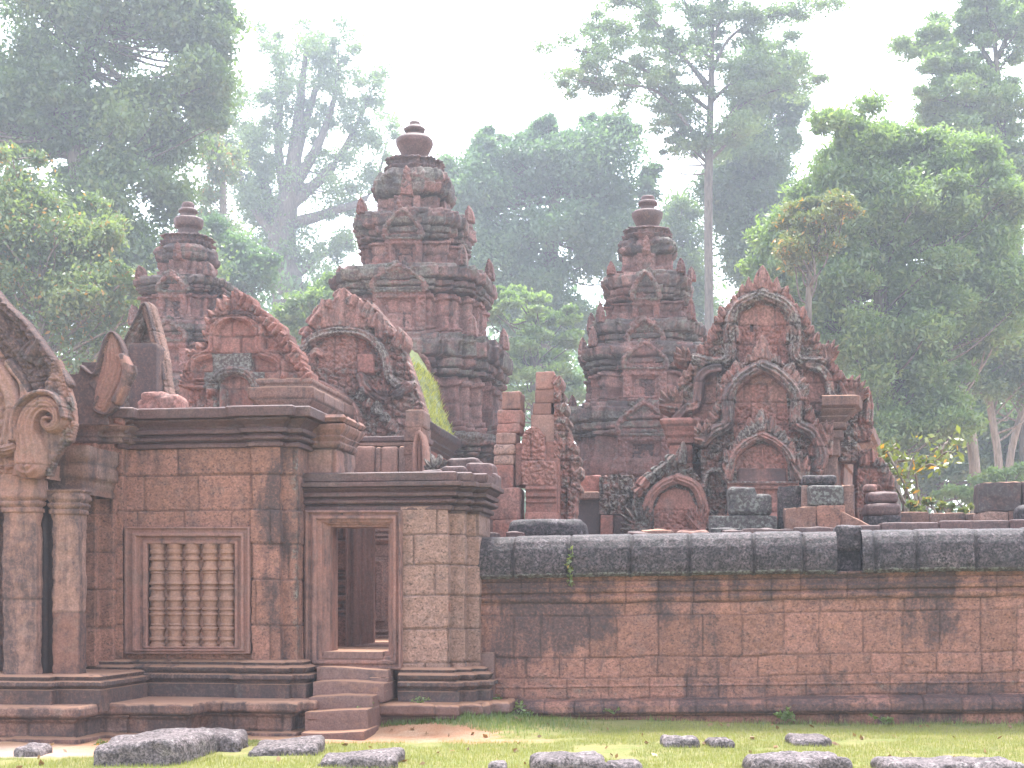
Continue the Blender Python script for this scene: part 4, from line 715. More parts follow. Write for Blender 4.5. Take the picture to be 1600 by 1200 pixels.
# ------------------------------------------------------------------ towers
def tplan(a, uc, vc):
    q = [(.42, -1), (.42, -.91), (.67, -.91), (.67, -.81), (.81, -.81), (.81, -.67), (.91, -.67), (.91, -.42), (1, -.42)]
    pts = []
    for k in range(4):
        c, s = [(1, 0), (0, 1), (-1, 0), (0, -1)][k]
        for x, y in q: pts.append((uc+a*(c*x-s*y), vc+a*(s*x+c*y)))
    return pts
def proj(u, v, z):
    X, Y = u*CT+v*ST, D-u*ST+v*CT; return 800+F*X/Y, HOR-F*(z-ZC)/Y
def tower(name, label, cx, vc, tiers, slab, fin, seed, mats=('tower',)):
    uc = U(cx, vc); Yc = D-uc*ST+vc*CT; pmm = Yc/F; zf = lambda y: ZC+(HOR-y)*pmm
    root = thing(name, label, 'temple tower', (uc, vc, 0))
    for k, (yb, ybt, yt, hb, hc) in enumerate(tiers):
        hb *= .955; a = hb*pmm/1.09; o = (hc-hb)*pmm/1.05; z0, z1, z2 = zf(yb), zf(ybt), zf(yt); h = z2-z1; hb_ = z1-z0; last = k == len(tiers)-1
        o = max(o, .05)
        bse = [(.13, z0-.03), (.13, z0+.08*hb_), (.03, z0+.09*hb_), (.09, z0+.11*hb_), (.09, z0+.17*hb_), (0, z0+.18*hb_)] if hb_ < 3 else [(.25, 0), (.25, .5), (.12, .55), (.12, .9), (0, 1.0), (0, z0+.2*hb_)]
        if last: cr = [(0, z1), (o*.5, z1+.02*h), (o*1.05, z1+.16*h), (o*1.2, z1+.4*h), (o*.95, z1+.72*h), (o*.2, z1+.96*h), (-.08*a, z2)]
        else: cr = [(0, z1-.2*hb_), (.06, z1-.19*hb_), (.06, z1-.12*hb_), (0, z1-.11*hb_), (-.05, z1-.01), (.3*o+.04, z1), (.3*o+.05, z1+.12*h), (.12*o, z1+.14*h), (.68*o, z1+.2*h), (.7*o, z1+.36*h), (.45*o, z1+.39*h), (1.06*o, z1+.45*h), (1.1*o, z1+.82*h), (.8*o, z1+.84*h), (.78*o, z2), (-.18*a, z2+.03*h)]
        ms = masonry([z0+hb_*.5, z1, z1+.45*h, z2]+([z0-i*.45 for i in range(1, 12)] if hb_ > 1.5 else [z0]), .55, seed+k*7, jd=.04, jw=.02, off=.03, rough=.022, zwob=.02, jk=.6)
        def dsp(S, ZZ, O, ms=ms, z1=z1, z2=z2, k=k):
            d, T = ms(S, ZZ, O); cvv = carve(S, ZZ, .2, seed+k); cn = (ZZ > z1); bi = hsh(np.floor(S/.42+hsh(np.floor(ZZ/.22), ZZ*0, 3)*5), np.floor(ZZ/.22), seed+k); d = .8*d+.035*(cvv-.4)+.02*(fbm(S*2.2, ZZ*2.2, seed+k+40, 4)-.5)-np.where(cn & (bi > .84), .07, 0)+np.where(~cn, .06*np.sin(S*9+k)*(np.abs(np.sin(S*2.3+k)) > .4), 0)
            T[..., 1] = np.where(ZZ > z1-.02, .7, -.1)*(.35+1.1*hsh(np.floor(S/.6), np.floor(ZZ/.3), seed)); T[..., 2] = np.where(ZZ > z1, .22, 0)*(.3+1.4*hsh(np.floor(S/.5), np.floor(ZZ/.25), seed+2)); return d, T
        MB().add(*sweep(tplan(a, uc, vc), bse+cr, True, .045, .035, dsp)).build('tier', M['tower'], root)
        # front bay of the tier: little pediment over a false niche
        vf = vc-a-.03; pxf, pyf = proj(uc, vf, z1); sc_ = Yc/(D-uc*ST+vf*CT); H_ = (ybt-yt); B_ = (yb-ybt) if hb_ < 3 else 120; Wd = .36*hb*sc_
        yq = lambda y: HOR-(HOR-y)*sc_
        x0, x1 = pxf-Wd, pxf+Wd; r = Relief(vf, x0-14, yq(yt)-10, x1+14, yq(ybt)+B_*1.0, 1.3, seed+k); r.T[..., 0] = .3+.5*((k*37 % 10)/10)
        top = yq(yt)-2; c0 = yq(ybt)
        if last:
            r.poly([(x0*.5+pxf*.5, c0), (pxf-5, top+8), (pxf, top+2), (pxf+5, top+8), (x1*.5+pxf*.5, c0)], .1, lich=.2)
            r.poly([(x0, c0), (x1, c0), (x1, c0+B_*.9), (x0, c0+B_*.9)], .03, lich=-.2); r.poly([(pxf-Wd*.45, c0+2), (pxf+Wd*.45, c0+2), (pxf+Wd*.45, c0+B_*.9), (pxf-Wd*.45, c0+B_*.9)], -.08, dark=.6)
        else:
            r.poly([(x0, c0+4), (x0+2, c0-H_*.3), (pxf-Wd*.5, top+H_*.3), (pxf, top), (pxf+Wd*.5, top+H_*.3), (x1-2, c0-H_*.3), (x1, c0+4)], .07, lich=.8)
            r.flames([(x0, c0), (pxf-Wd*.6, top+H_*.35), (pxf, top+3)], 5, 13, 6, .08, .6, .07, .8, -1); r.flames([(pxf, top+3), (pxf+Wd*.6, top+H_*.35), (x1, c0)], 5, 13, 6, .08, .6, .07, .8, 1)
            r.band([(x0+3, c0), (x0+5, c0-H_*.35), (pxf-Wd*.35, c0-H_*.75), (pxf, c0-H_*.92), (pxf+Wd*.35, c0-H_*.75), (x1-5, c0-H_*.35), (x1-3, c0)], 4, .1, 0, .08, lich=.5)
            r.poly([(x0+9, c0), (x0+10, c0-H_*.3), (pxf, c0-H_*.75), (x1-10, c0-H_*.3), (x1-9, c0)], .03, lich=-.3)
            r.moulds(x0+2, x1-2, [(c0, c0+4, .14), (c0+4, c0+7, .08), (c0+7, c0+12, .11)])
            r.poly([(x0+2, c0+12), (x1-2, c0+12), (x1-2, c0+B_*.95), (x0+2, c0+B_*.95)], .0, lich=-.2)
            for s_ in (x0+3, x1-3-Wd*.35): r.poly([(s_, c0+12), (s_+Wd*.35, c0+12), (s_+Wd*.35, c0+B_*.95), (s_, c0+B_*.95)], .09, lich=-.1)
            r.poly([(pxf-Wd*.42, c0+16), (pxf+Wd*.42, c0+16), (pxf+Wd*.42, c0+B_*.95), (pxf-Wd*.42, c0+B_*.95)], -.06, dark=.5)
        r.carve(None, 7, .06); r.build('niche', M['tower'], root, .12 if not last else .1)
        # leaf antefixes standing on the ledge
        if not last:
            nxt = tiers[k+1]; ae = hc*pmm/1.05
            for q, (ku, kv, hh) in enumerate(((-.74, -.74, 1), (.74, -.74, 1.1), (.95, .0, 1), (-.95, 0, .9))):
                if (k*3+q+seed) % 4 == 1 or k == 0 and hc > 125 and q < 2: continue
                au, av = uc+ae*ku, vc+ae*kv; px_, py_ = proj(au, av, z2-.02); hg = (26 if hc > 80 else 22)*hh*(.8 if k == len(tiers)-2 else 1)
                rr = Relief(av, px_-12, py_-hg*1.3-4, px_+12, py_+4, 1.2, seed+k*5+q); rr.leaf(px_, py_+3, 90, hg*1.25, 9.5, .07, .1, .3); rr.leaf(px_, py_+3, 90, hg*.8, 6, .1, .12, .3); rr.carve(None, 6, .05); rr.build('antefix', M['tower'], root, .14)
    yb, yt, hs = slab; a = hs*pmm/1.09; z0, z1 = zf(yb), zf(yt); MB().add(*sweep(tplan(a, uc, vc), [(-.1, z0-.1), (.02, z0), (.05, z0+.3*(z1-z0)), (-.03, z0+.4*(z1-z0)), (-.02, z0+.75*(z1-z0)), (.03, z0+.85*(z1-z0)), (.0, z1), (-.5*a, z1+.02)], True, .04, .03, masonry([-9, 99], .4, seed+3, jd=.03, off=.02, rough=.025, cv=.05, dark=.35))).build('neck_slab', M['tower'], root)
    MB().add(*lathe([(max(.01, h_*pmm), zf(y)) for h_, y in fin], 26, (uc, vc), .16, .04)).build('finial', M['corn'], root, True)
    return root
TOWERS = [
 ('stepped_tower', 'tallest stepped sandstone tower, in the middle, with vase finial', 648, 12.5,
  [(1000, 725, 690, 158, 166), (690, 605, 545, 147, 156), (545, 478, 437, 122, 131), (437, 392, 347, 88, 96), (347, 320, 275, 59, 64)], (275, 255, 46),
  [(20, 257), (20, 251), (17, 250), (19, 246), (24, 236), (29, 226), (29, 220), (24, 215), (17, 213), (12, 212), (12, 207), (16, 206), (17, 202), (13, 199), (9, 196), (8, 191), (5, 190), (0, 190)], 3),
 ('stepped_tower', 'stepped sandstone tower behind the library, right of the middle tower', 1012, 12.5,
  [(1000, 690, 640, 122, 130), (640, 590, 550, 104, 112), (590, 550, 512, 88, 97), (512, 480, 437, 68, 75), (437, 405, 378, 43, 48)], (378, 362, 38),
  [(18, 364), (18, 357), (16, 356), (19, 350), (24, 340), (25, 334), (22, 331), (14, 329), (11, 328), (11, 322), (15, 321), (16, 318), (14, 315), (11, 314), (11, 309), (9, 307), (0, 305)], 5),
 ('stepped_tower', 'small stepped sandstone tower behind the flame-bordered gable on the left', 294, 12.5,
  [(1000, 650, 600, 118, 126), (600, 545, 515, 82, 88), (515, 468, 443, 69, 77), (443, 415, 388, 43, 48)], (388, 372, 38),
  [(20, 374), (19, 367), (16, 366), (16, 358), (21, 356), (23, 350), (23, 344), (20, 341), (12, 341), (12, 334), (14, 333), (15, 330), (13, 327), (10, 326), (10, 321), (8, 317), (0, 315)], 9)]
for a in TOWERS: tower(*a)['group'] = 'three sanctuary towers'
# ------------------------------------------------------------------ library with the three nested pediments
lib = thing('pediment_building', 'red building with three nested flame-leaf pediments behind the wall', 'temple library', (U(1190, 5.5), 6.5, 0))
def mir(L, cx=1191): return L+[(2*cx-x, y) for x, y in L[::-1]]
# top pediment
r = Relief(5.6, 1030, 408, 1400, 720, 1.2, 41)
r.poly([(1060, 720), (1060, 600), (1085, 575), (1105, 530), (1125, 490), (1150, 460), (1175, 445), (1191, 436), (1207, 445), (1232, 460), (1250, 490), (1275, 530), (1300, 575), (1322, 600), (1340, 625), (1340, 720)], .03, lich=.55)
r.carve(None, 11, .12, lich=.6)
Lc = [(1191, 446), (1168, 456), (1146, 474), (1126, 500), (1112, 530), (1098, 552), (1078, 580), (1062, 604)]; Rc = [(2*1191-x, y) for x, y in Lc[:5]]+[(1288, 552), (1306, 580), (1326, 606)]
r.flames(Lc, 15, [26, 22, 20, 22, 18], [9, 8, 8, 8], .12, .55, .05, .25, -1); r.flames(Rc, 15, [26, 22, 20, 22, 20], [9, 8, 8, 8], .12, .55, .05, .25, 1)
r.leaf(1191, 460, 90, 44, 19, .13, .05, .15); r.leaf(1172, 464, 95, 30, 10, .13, .06, .15); r.leaf(1211, 464, 85, 30, 10, .13, .06, .15)
r.poly([(1158, 590), (1155, 540), (1154, 505), (1163, 487), (1180, 478), (1191, 475), (1202, 478), (1219, 487), (1228, 505), (1227, 540), (1236, 590)], -.03, lich=-.4, dark=-.4); r.carve([(1158, 590), (1156, 507), (1226, 507), (1236, 590)], 9, .06)
r.poly([(1172, 506), (1177, 506), (1177, 518), (1172, 518)], -.12, dark=1.5)
bd = [(1191, 461), (1172, 468), (1152, 480), (1141, 502), (1139, 530), (1141, 552), (1134, 565), (1112, 568), (1086, 562)]
r.band(bd, 9, .15, 3, .07, lich=.7); r.band([(2*1191-x, y) for x, y in bd[:-2]]+[(1270, 568), (1284, 566)], 9, .15, 3, .07, lich=.7)
for s_ in (1, -1): r.band([(1191+s_*38, 534), (1191+s_*38, 520), (1191+s_*44, 512), (1191+s_*51, 520), (1191+s_*50, 534)], 4, .1, 0, .06)
r.leaf(1191, 585, 90, 50, 20, .14, .03, .7); r.leaf(1172, 590, 100, 34, 12, .12, .03, .7); r.leaf(1211, 590, 80, 34, 12, .12, .03, .8)
# side arches
r.poly([(1082, 660), (1085, 600), (1102, 580), (1120, 582), (1120, 660)], -.06, lich=-.3); r.poly([(1256, 640), (1256, 585), (1272, 574), (1290, 590), (1294, 640)], -.05, lich=-.4)
r.band([(1058, 655), (1072, 640), (1088, 635), (1092, 610), (1094, 592), (1108, 580), (1124, 578)], 9, .16, 2, .05, dark=.35); r.band([(1262, 572), (1282, 578), (1294, 596), (1298, 618), (1308, 630), (1326, 628)], 8, .14, 2, .05, lich=.6)
r.fan(1056, 640, 70, 170, 6, 42, 9, .12, .08, .45); r.fan(1326, 628, 20, 115, 7, 46, 9, .12, .08, .45); r.fan(1075, 566, 90, 170, 5, 30, 7, .1, .06, .3); r.fan(1290, 562, 30, 100, 5, 34, 7, .1, .06, .3)
r.joints([459, 508, 538, 568, 598, 630, 660], 44, .025, 1.4, .02); r.build('pediment', M['leafy'], lib, .6)
# middle
r = Relief(5.1, 1085, 520, 1300, 840, 1.2, 43)
r.poly([(1096, 840), (1094, 690), (1116, 640), (1135, 590), (1160, 562), (1191, 545), (1222, 562), (1248, 590), (1264, 640), (1285, 690), (1285, 840)], .0, lich=.5); r.carve(None, 11, .13, lich=.6)
Lc = [(1191, 552), (1165, 565), (1142, 588), (1126, 620), (1118, 650), (1100, 685)]
r.flames(Lc, 12, [26, 22, 20, 24], [9, 8, 8], .12, .5, .06, .5, -1); r.flames([(2*1191-x, y) for x, y in Lc], 12, [26, 22, 20, 24], [9, 8, 8], .12, .5, .06, .5, 1); r.leaf(1191, 565, 90, 40, 16, .14, .06, .4)
r.poly([(1150, 720), (1146, 665), (1152, 610), (1166, 592), (1191, 582), (1216, 592), (1228, 610), (1232, 665), (1232, 720)], -.04, lich=-.5, dark=-.5); r.carve([(1150, 720), (1147, 634), (1232, 634), (1232, 720)], 8, .06); r.carve([(1172, 590), (1210, 590), (1210, 634), (1172, 634)], 8, .04)
bd = [(1191, 573), (1170, 583), (1150, 600), (1137, 622), (1138, 645), (1136, 664), (1116, 675), (1099, 690)]
r.band(bd, 10, .18, 3, .07, dark=.4); r.band([(2*1191-x, y) for x, y in bd[:-1]]+[(1278, 692), (1284, 716), (1276, 735)], 10, .18, 3, .07, dark=.3)
r.fan(1098, 690, 60, 170, 6, 34, 8, .12, .1, .4); r.fan(1290, 690, 10, 110, 6, 40, 8, .12, .1, .4); r.flames([(1270, 700), (1300, 700)], 3, 40, 9, .1, .9, .05, .4)
r.band([(1100, 760), (1106, 740), (1124, 735), (1136, 750)], 5, .1, 0, .05); r.joints([600, 628, 663, 700, 735, 770, 800], 42, .025, 1.4, .02); r.build('pediment', M['leafy'], lib, .5)
# low
r = Relief(4.7, 1120, 630, 1265, 840, 1.1, 45)
r.poly([(1136, 756), (1128, 730), (1140, 700), (1160, 672), (1191, 650), (1222, 672), (1242, 700), (1256, 730), (1246, 756)], .02, lich=.6); r.carve(None, 10, .12, lich=.7)
Lc = [(1191, 662), (1168, 676), (1148, 700), (1134, 732)]; r.flames(Lc, 9, [30, 24, 22], [9, 8], .12, .5, .06, .7, -1); r.flames([(2*1191-x, y) for x, y in Lc], 9, [30, 24, 22], [9, 8], .12, .5, .06, .6, 1); r.leaf(1190, 680, 90, 42, 16, .14, .06, .6)
r.poly([(1152, 753), (1150, 725), (1158, 708), (1174, 698), (1190, 694), (1206, 698), (1222, 708), (1230, 725), (1230, 753)], -.03, lich=-.5, dark=-.3); r.carve([(1150, 753), (1158, 708), (1222, 708), (1230, 753)], 9, .05)
r.leaf(1191, 732, 90, 34, 9, .1, -.02, -.3); r.leaf(1191, 736, 90, 24, 17, .08, -.02, -.3); r.poly([(1154, 732), (1228, 732), (1228, 753), (1154, 753)], .02, dark=.4)
bd = [(1190, 682), (1172, 690), (1152, 706), (1142, 726), (1138, 748)]; r.band(bd, 7, .16, 3, .07, lich=.5); r.band([(2*1190-x, y) for x, y in bd], 7, .16, 3, .07, lich=.5)
r.fan(1250, 750, 50, 120, 4, 44, 9, .1, .06, .5); r.moulds(1136, 1248, [(753, 757, .14), (757, 760, .06), (760, 765, .10), (765, 840, .0)]); r.joints([800], 50, .02, 1.4, P=[(1130, 765), (1250, 765), (1250, 840), (1130, 840)]); r.build('pediment', M['leafy'], lib, .45)
# body, side eave, lower side gable
mb = MB(); prism(mb, U(1075, 6.2), U(1318, 6.2), 6.15, 10, [(0, 0), (0, Z(640, 6.2, 1190))], masonry(.35, .7, 5), .15, .1); prism(mb, U(1110, 5.6), U(1275, 5.6), 5.55, 6.3, [(0, 0), (0, Z(690, 5.6, 1190))], masonry(.35, .7, 6), .1, .1); prism(mb, U(1150, 5.1), U(1236, 5.1), 5.05, 5.7, [(0, 0), (0, Z(765, 5, 1190))], masonry(.35, .7, 6), .1, .1); mb.build('wall_body', M['pedim'], lib)
def lev(y): return Z(y, 5.6, 1310)
uu0, uu1 = U(1282, 5.3), U(1312, 5.3)
ev = MB(); ev.add(*sweep([(uu0, 5.35), (uu1, 5.35), (uu1+1.17, 12.6)], [(-.04, lev(790)), (-.04, lev(716)), (.0, lev(714)), (.0, lev(690)), (.05, lev(687)), (.05, lev(676)), (.0, lev(675)), (.10, lev(672)), (.10, lev(664)), (.05, lev(663)), (.16, lev(655)), (.12, lev(654)), (.26, lev(645)), (.22, lev(644)), (.32, lev(640)), (.33, lev(626)), (.26, lev(624)), (-.2, lev(623))], False, .03, .018, beads(0, 0, .1, 0, .012, 6, .15, .1))); ev.build('eave', M['base'], lib)
r = Relief(5.9, 1320, 600, 1372, 720, 1.2, 46); r.poly([(1334, 690), (1336, 640), (1350, 612), (1362, 624), (1366, 660), (1362, 690)], .0, lich=.4); r.carve(None, 10, .1, lich=.5); r.leaf(1352, 660, 86, 55, 15, .1, .05, .5); r.build('acroterion', M['leafy'], lib, .4)
mb = MB(); prism(mb, U(1046, 5.4), U(1082, 5.4), 5.4, 6.1, [(0, 0), (0, lev(692)), (.04, lev(690)), (.04, lev(682)), (.08, lev(678)), (.08, lev(672)), (.13, lev(664)), (.15, lev(656)), (.1, lev(652))], masonry(.3, .5, 7), .03, .02); mb.build('pilaster', M['pedim'], lib)
r = Relief(4.9, 970, 690, 1130, 850, 1.2, 47)
r.poly([(984, 830), (988, 785), (1000, 760), (1030, 735), (1056, 712), (1080, 728), (1104, 760), (1104, 830)], .0, lich=.6); r.carve(None, 11, .13, lich=.7)
r.flames([(990, 775), (1010, 752), (1036, 730), (1062, 706)], 7, 24, 9, .12, .6, .05, .9, -1); r.leaf(1062, 725, 80, 36, 12, .14, .05, .7)
r.band([(1010, 800), (1018, 776), (1036, 758), (1060, 748)], 8, .15, 3, .07, lich=.4); r.band([(1060, 748), (1086, 760), (1098, 786), (1100, 806)], 8, .13, 3, .06, lich=.3)
r.poly([(1024, 830), (1022, 795), (1034, 772), (1054, 762), (1076, 768), (1086, 790), (1084, 830)], -.02, lich=-.5); r.carve([(1022, 830), (1022, 795), (1084, 795), (1084, 830)], 9, .07, lich=-.4)
r.fan(1004, 830, 60, 175, 8, 48, 8, .12, .1, .8); r.fan(1090, 826, 20, 130, 7, 40, 8, .1, .1, .4); r.moulds(984, 1104, [(828, 833, .14), (833, 850, .05)]); r.build('side_gable', M['pedim'], lib, .5)
mb = MB(); prism(mb, U(990, 5.5), U(1110, 5.5), 5.4, 6.2, [(0, 0), (0, Z(780, 5.5, 1040))], masonry(.3, .6, 8), .1, .1); mb.build('wall_body', M['pedim'], lib)
r = Relief(6.0, 1330, 700, 1410, 840, 1.2, 48); r.poly([(1338, 840), (1340, 705), (1356, 700), (1372, 716), (1390, 740), (1400, 765), (1404, 840)], .0, lich=.4); r.carve(None, 11, .11, lich=.4); r.flames([(1345, 720), (1370, 720), (1396, 760)], 6, 26, 8, .1, .8, .05, .5); r.joints([730, 765, 800], 30, .03, 1.4, .03); r.build('side_gable', M['pedim'], lib, .8)
# ================================================================== inner ruin behind the wall and its loose stones
ztop = Z(843, 1, 1100)
ruin = thing('gallery_footing', 'low dark laterite footing running right behind the wall coping', 'wall', (U(1200, 1.5), 1.8, 0))
mb = MB(); prism(mb, U(745, 1), 10.5, .85, 3.6, [(0, 0), (0, ztop)], masonry(.35, .7, 5), .15, .12); mb.build('wall_body', M['cope'], ruin)
NB = 0
def loose(x0, y0, x1, y1, v, d, mt, label, cat='stone block', name='stone_block', rad=.018, nz=.034, top=None, ext=False, rz=0, lich=0, dark=0, group='loose stones behind the wall'):
    global NB; NB += 1
    xm = (x0+x1)/2; z0 = Z(y1, v, xm); z1 = Z(y0, v, xm)
    if ext: z0 = min(z0, ztop)
    w_ = U(x1, v)-U(x0, v); P_, Q_, T_ = rblock(w_, d, z1-z0, min(rad, (z1-z0)*.4), nz, 200+NB, 16, top); T_[:, 1] = lich; T_[:, 2] = dark
    o = MB().add(P_, Q_, T_).build(name, M[mt], None, base=(0, 0, 0)); single(o, label, cat, ((U(x0, v)+U(x1, v))/2, v+d/2, z0), group)
    o.rotation_euler[2] += R(rz); return o
loose(791, 810, 912, 845, 1.2, .7, 'cope', 'large dark rounded laterite block lying behind the coping', rad=.13, nz=.03, ext=True)
loose(739, 832, 775, 845, .95, .3, 'corn', 'flat dark slab just behind the start of the coping', 'stone slab', 'stone_slab', ext=True)
loose(792, 832, 816, 846, .95, .25, 'corn', 'tiny flat stone in front of the large rounded laterite block', 'stone slab', 'stone_slab', ext=True)
loose(836, 838, 859, 846, .9, .2, 'corn', 'smallest flat stone on the coping by the rounded block', 'stone slab', 'stone_slab', ext=True)
loose(981, 832, 1016, 846, 1.0, .4, 'corn', 'short dark slab below the fan carving of the side gable', 'stone slab', 'stone_slab', ext=True, top=lambda x, y: -.08*x)
loose(1004, 829, 1050, 846, 1.2, .4, 'base', 'dark brown slab lying below the small side gable', 'stone slab', 'stone_slab', ext=True)
loose(1056, 828, 1108, 846, 1.2, .4, 'sand', 'smooth pink stone with slanting ends behind the coping', rad=.07, ext=True)
loose(1110, 825, 1156, 838, 1.1, .4, 'cope', 'thin mossy slab at the foot of the L-shaped block', 'stone slab', 'stone_slab', ext=True, lich=.5)
loose(1132, 830, 1160, 845, .95, .3, 'corn', 'small tilted dark slab on the coping edge', 'stone slab', 'stone_slab', ext=True, rz=8)
loose(1162, 826, 1240, 844, .95, .35, 'corn', 'long low red-brown slab behind the coping, with a matching slab at its end', 'stone slab', 'stone_slab', ext=True)
loose(1241, 824, 1306, 844, .97, .35, 'corn', 'low slab with pale red edge ending at the coping gap', 'stone slab', 'stone_slab', ext=True)
loose(1108, 805, 1216, 830, 1.9, .6, 'cope', 'wide dark green-stained base block under the L-shaped block', lich=.7, ext=True)
loose(1138, 760, 1204, 805, 1.95, .5, 'cope', 'black lichen-spotted L-shaped block with a worn corner', rad=.07, nz=.03, lich=.7, top=lambda x, y: -.1*(x > .07))
loose(1216, 760, 1254, 830, 2.0, .5, 'cope', 'upright dark block between the L-shaped block and the tall stack', lich=.4, ext=True)
loose(1227, 793, 1276, 832, 1.5, .45, 'base', 'squat dark-topped block at the foot of the tall stack', lich=.2, ext=True)
loose(1277, 791, 1319, 832, 1.5, .45, 'lat', 'red laterite block under the green-stained top of the stack', ext=True)
loose(1253, 757, 1263, 793, 1.75, .5, 'base', 'narrow pale upright slab on the edge of the tall stack')
loose(1264, 757, 1319, 791, 1.55, .5, 'cope', 'broad green-streaked block near the top of the tall stack', nz=.03, lich=.9, rad=.05)
loose(1254, 742, 1308, 757, 1.8, .5, 'cope', 'flat dark slab topmost on the tall stack', 'stone slab', 'stone_slab', rad=.05, lich=.3)
loose(1318, 758, 1335, 832, 1.75, .5, 'base', 'upright grey slab standing against the tall stack', ext=True)
o = loose(1316, 800, 1366, 832, 1.4, .35, 'base', 'slanting wedge of pale stone leaning from the tall stack', ext=True, top=lambda x, y: -.5*(x+.2)*(x > -.2))
loose(1355, 806, 1408, 832, 2.2, .6, 'cope', 'lowest dark brown block of the short three-block pile', ext=True)
loose(1354, 786, 1407, 806, 2.2, .55, 'corn', 'wavy-topped middle block of the short three-block pile', rad=.06, nz=.03)
loose(1356, 768, 1404, 786, 2.25, .5, 'corn', 'upper block with broken edge on the short pile', rad=.06, nz=.03)
loose(1350, 756, 1372, 768, 2.4, .4, 'leafy', 'small crumbling stone topmost on the short pile', rad=.05, nz=.03)
for k, (a, b_, yy) in enumerate(((1332, 1377, 820), (1377, 1467, 816), (1468, 1576, 813), (1578, 1668, 811))):
    loose(a, yy, b_, 840, 1.05, .5, 'corn', ('shortest of the dark capping slabs lined along the wall top', 'long dark capping slab beside the shortest one, right of the tall stack', 'longest dark capping slab lying below the pale back ledge', 'dark capping slab cut off by the picture edge')[k], 'stone slab', 'stone_slab', .025, .012, ext=True)
for k, (a, b_, v) in enumerate(((1408, 1452, 3.0), (1453, 1508, 3.0), (1509, 1560, 3.0))):
    loose(a, 800+k, b_, 835, v, .5, 'base', ('pale flat ledge stone next to the short three-block pile', 'pale flat ledge stone in the middle below the dry bush', 'pale flat ledge stone with dark stain left of the square block')[k], 'stone slab', 'stone_slab', .02, .01, ext=True, lich=.3)
loose(1530, 800, 1576, 835, 2.4, .5, 'latpale', 'pale supporting stone beneath the square block', ext=True)
loose(1577, 800, 1640, 835, 2.42, .5, 'base', 'brown supporting stone at the corner under the square block', ext=True)
loose(1530, 753, 1596, 800, 2.4, .5, 'base', 'big square dark block with lichen spots standing alone', lich=.6, dark=.5)
loose(1599, 751, 1660, 800, 2.45, .5, 'base', 'second square dark block cut by the picture edge', dark=.5)
loose(1590, 788, 1640, 835, 1.8, .4, 'cope', 'small rounded dark stone in front of the square blocks', rad=.1, ext=True)
# block tinted dark for the passage's shade, and lintel between jamb and library
mb_ = thing('passage_ruin', 'dark doorway ruin with broken lintel between the gate jamb and the fan carving', 'ruin', (U(920, 5), 5.2, 0))
gblock('stone_block', 893, 778, 938, 862, 5.2, .8, M['corn'], 301, .03, .02, mb_, (0, .9)); gblock('lintel', 892, 768, 936, 780, 5.0, .6, M['base'], 302, .03, .03, mb_); gblock('lintel', 904, 742, 938, 772, 5.4, .6, M['pedim'], 303, .03, .03, mb_)
gblock('stone_block', 938, 804, 958, 862, 5.0, .6, M['pedim'], 304, .02, .02, mb_); gblock('stone_block', 958, 806, 982, 862, 5.1, .6, M['corn'], 305, .02, .02, mb_)
r = Relief(5.15, 930, 735, 992, 806, 1.2, 49); r.poly([(936, 804), (936, 745), (950, 740), (990, 742), (990, 804)], 0, lich=.6); r.carve(None, 11, .12, lich=.7); r.joints([742, 772], 28, .04, 1.5, .04); r.build('carved_block', M['leafy'], mb_, .5)
mb = MB(); prism(mb, U(892, 5.3), U(985, 5.3), 5.35, 6, [(0, 0), (0, Z(856, 5.3, 920))], None, .3, .3); mb.build('footing', M['lat'], mb_)
# ================================================================== trees
def leaves(rng, C, rad, n, ls, flat=.75, asp=.5, hang=.0):
    """n leaves spread in clumps: C (k,3) centres, rad (k,) radii"""
    k = len(C); idx = rng.randint(0, k, n)
    d = np.clip(rng.normal(size=(n, 3))*.5, -1.35, 1.35)
    d[:, 2] *= flat
    p = C[idx]+d*rad[idx][:, None]; p[:, 2] -= hang*rng.rand(n)**2*rad[idx]
    a = rng.normal(size=(n, 3)); a[:, 2] -= .35; a /= np.linalg.norm(a, axis=1, keepdims=True)
    nr = rng.normal(size=(n, 3))*.8; nr[:, 2] += .8; b = np.cross(nr, a); b /= np.maximum(1e-6, np.linalg.norm(b, axis=1, keepdims=True))
    s = ls*rng.uniform(.6, 1.35, (n, 1)); a = a*s*.5; b = b*s*.5*asp
    V = np.stack([p-a, p+b-a*.1, p+a, p-b-a*.1], 1).reshape(-1, 3); Q = np.arange(4*n).reshape(n, 4)
    ct = rng.rand(k); T = np.zeros((n, 4)); T[:, 0] = np.clip(.65*ct[idx]+.35*rng.rand(n)+.15*d[:, 2], 0, 1); T[:, 1] = rng.rand(n)
    return V, Q, np.repeat(T, 4, 0)
LEAF_N = 1.6; LEAF_S = .71; KD = 1.45
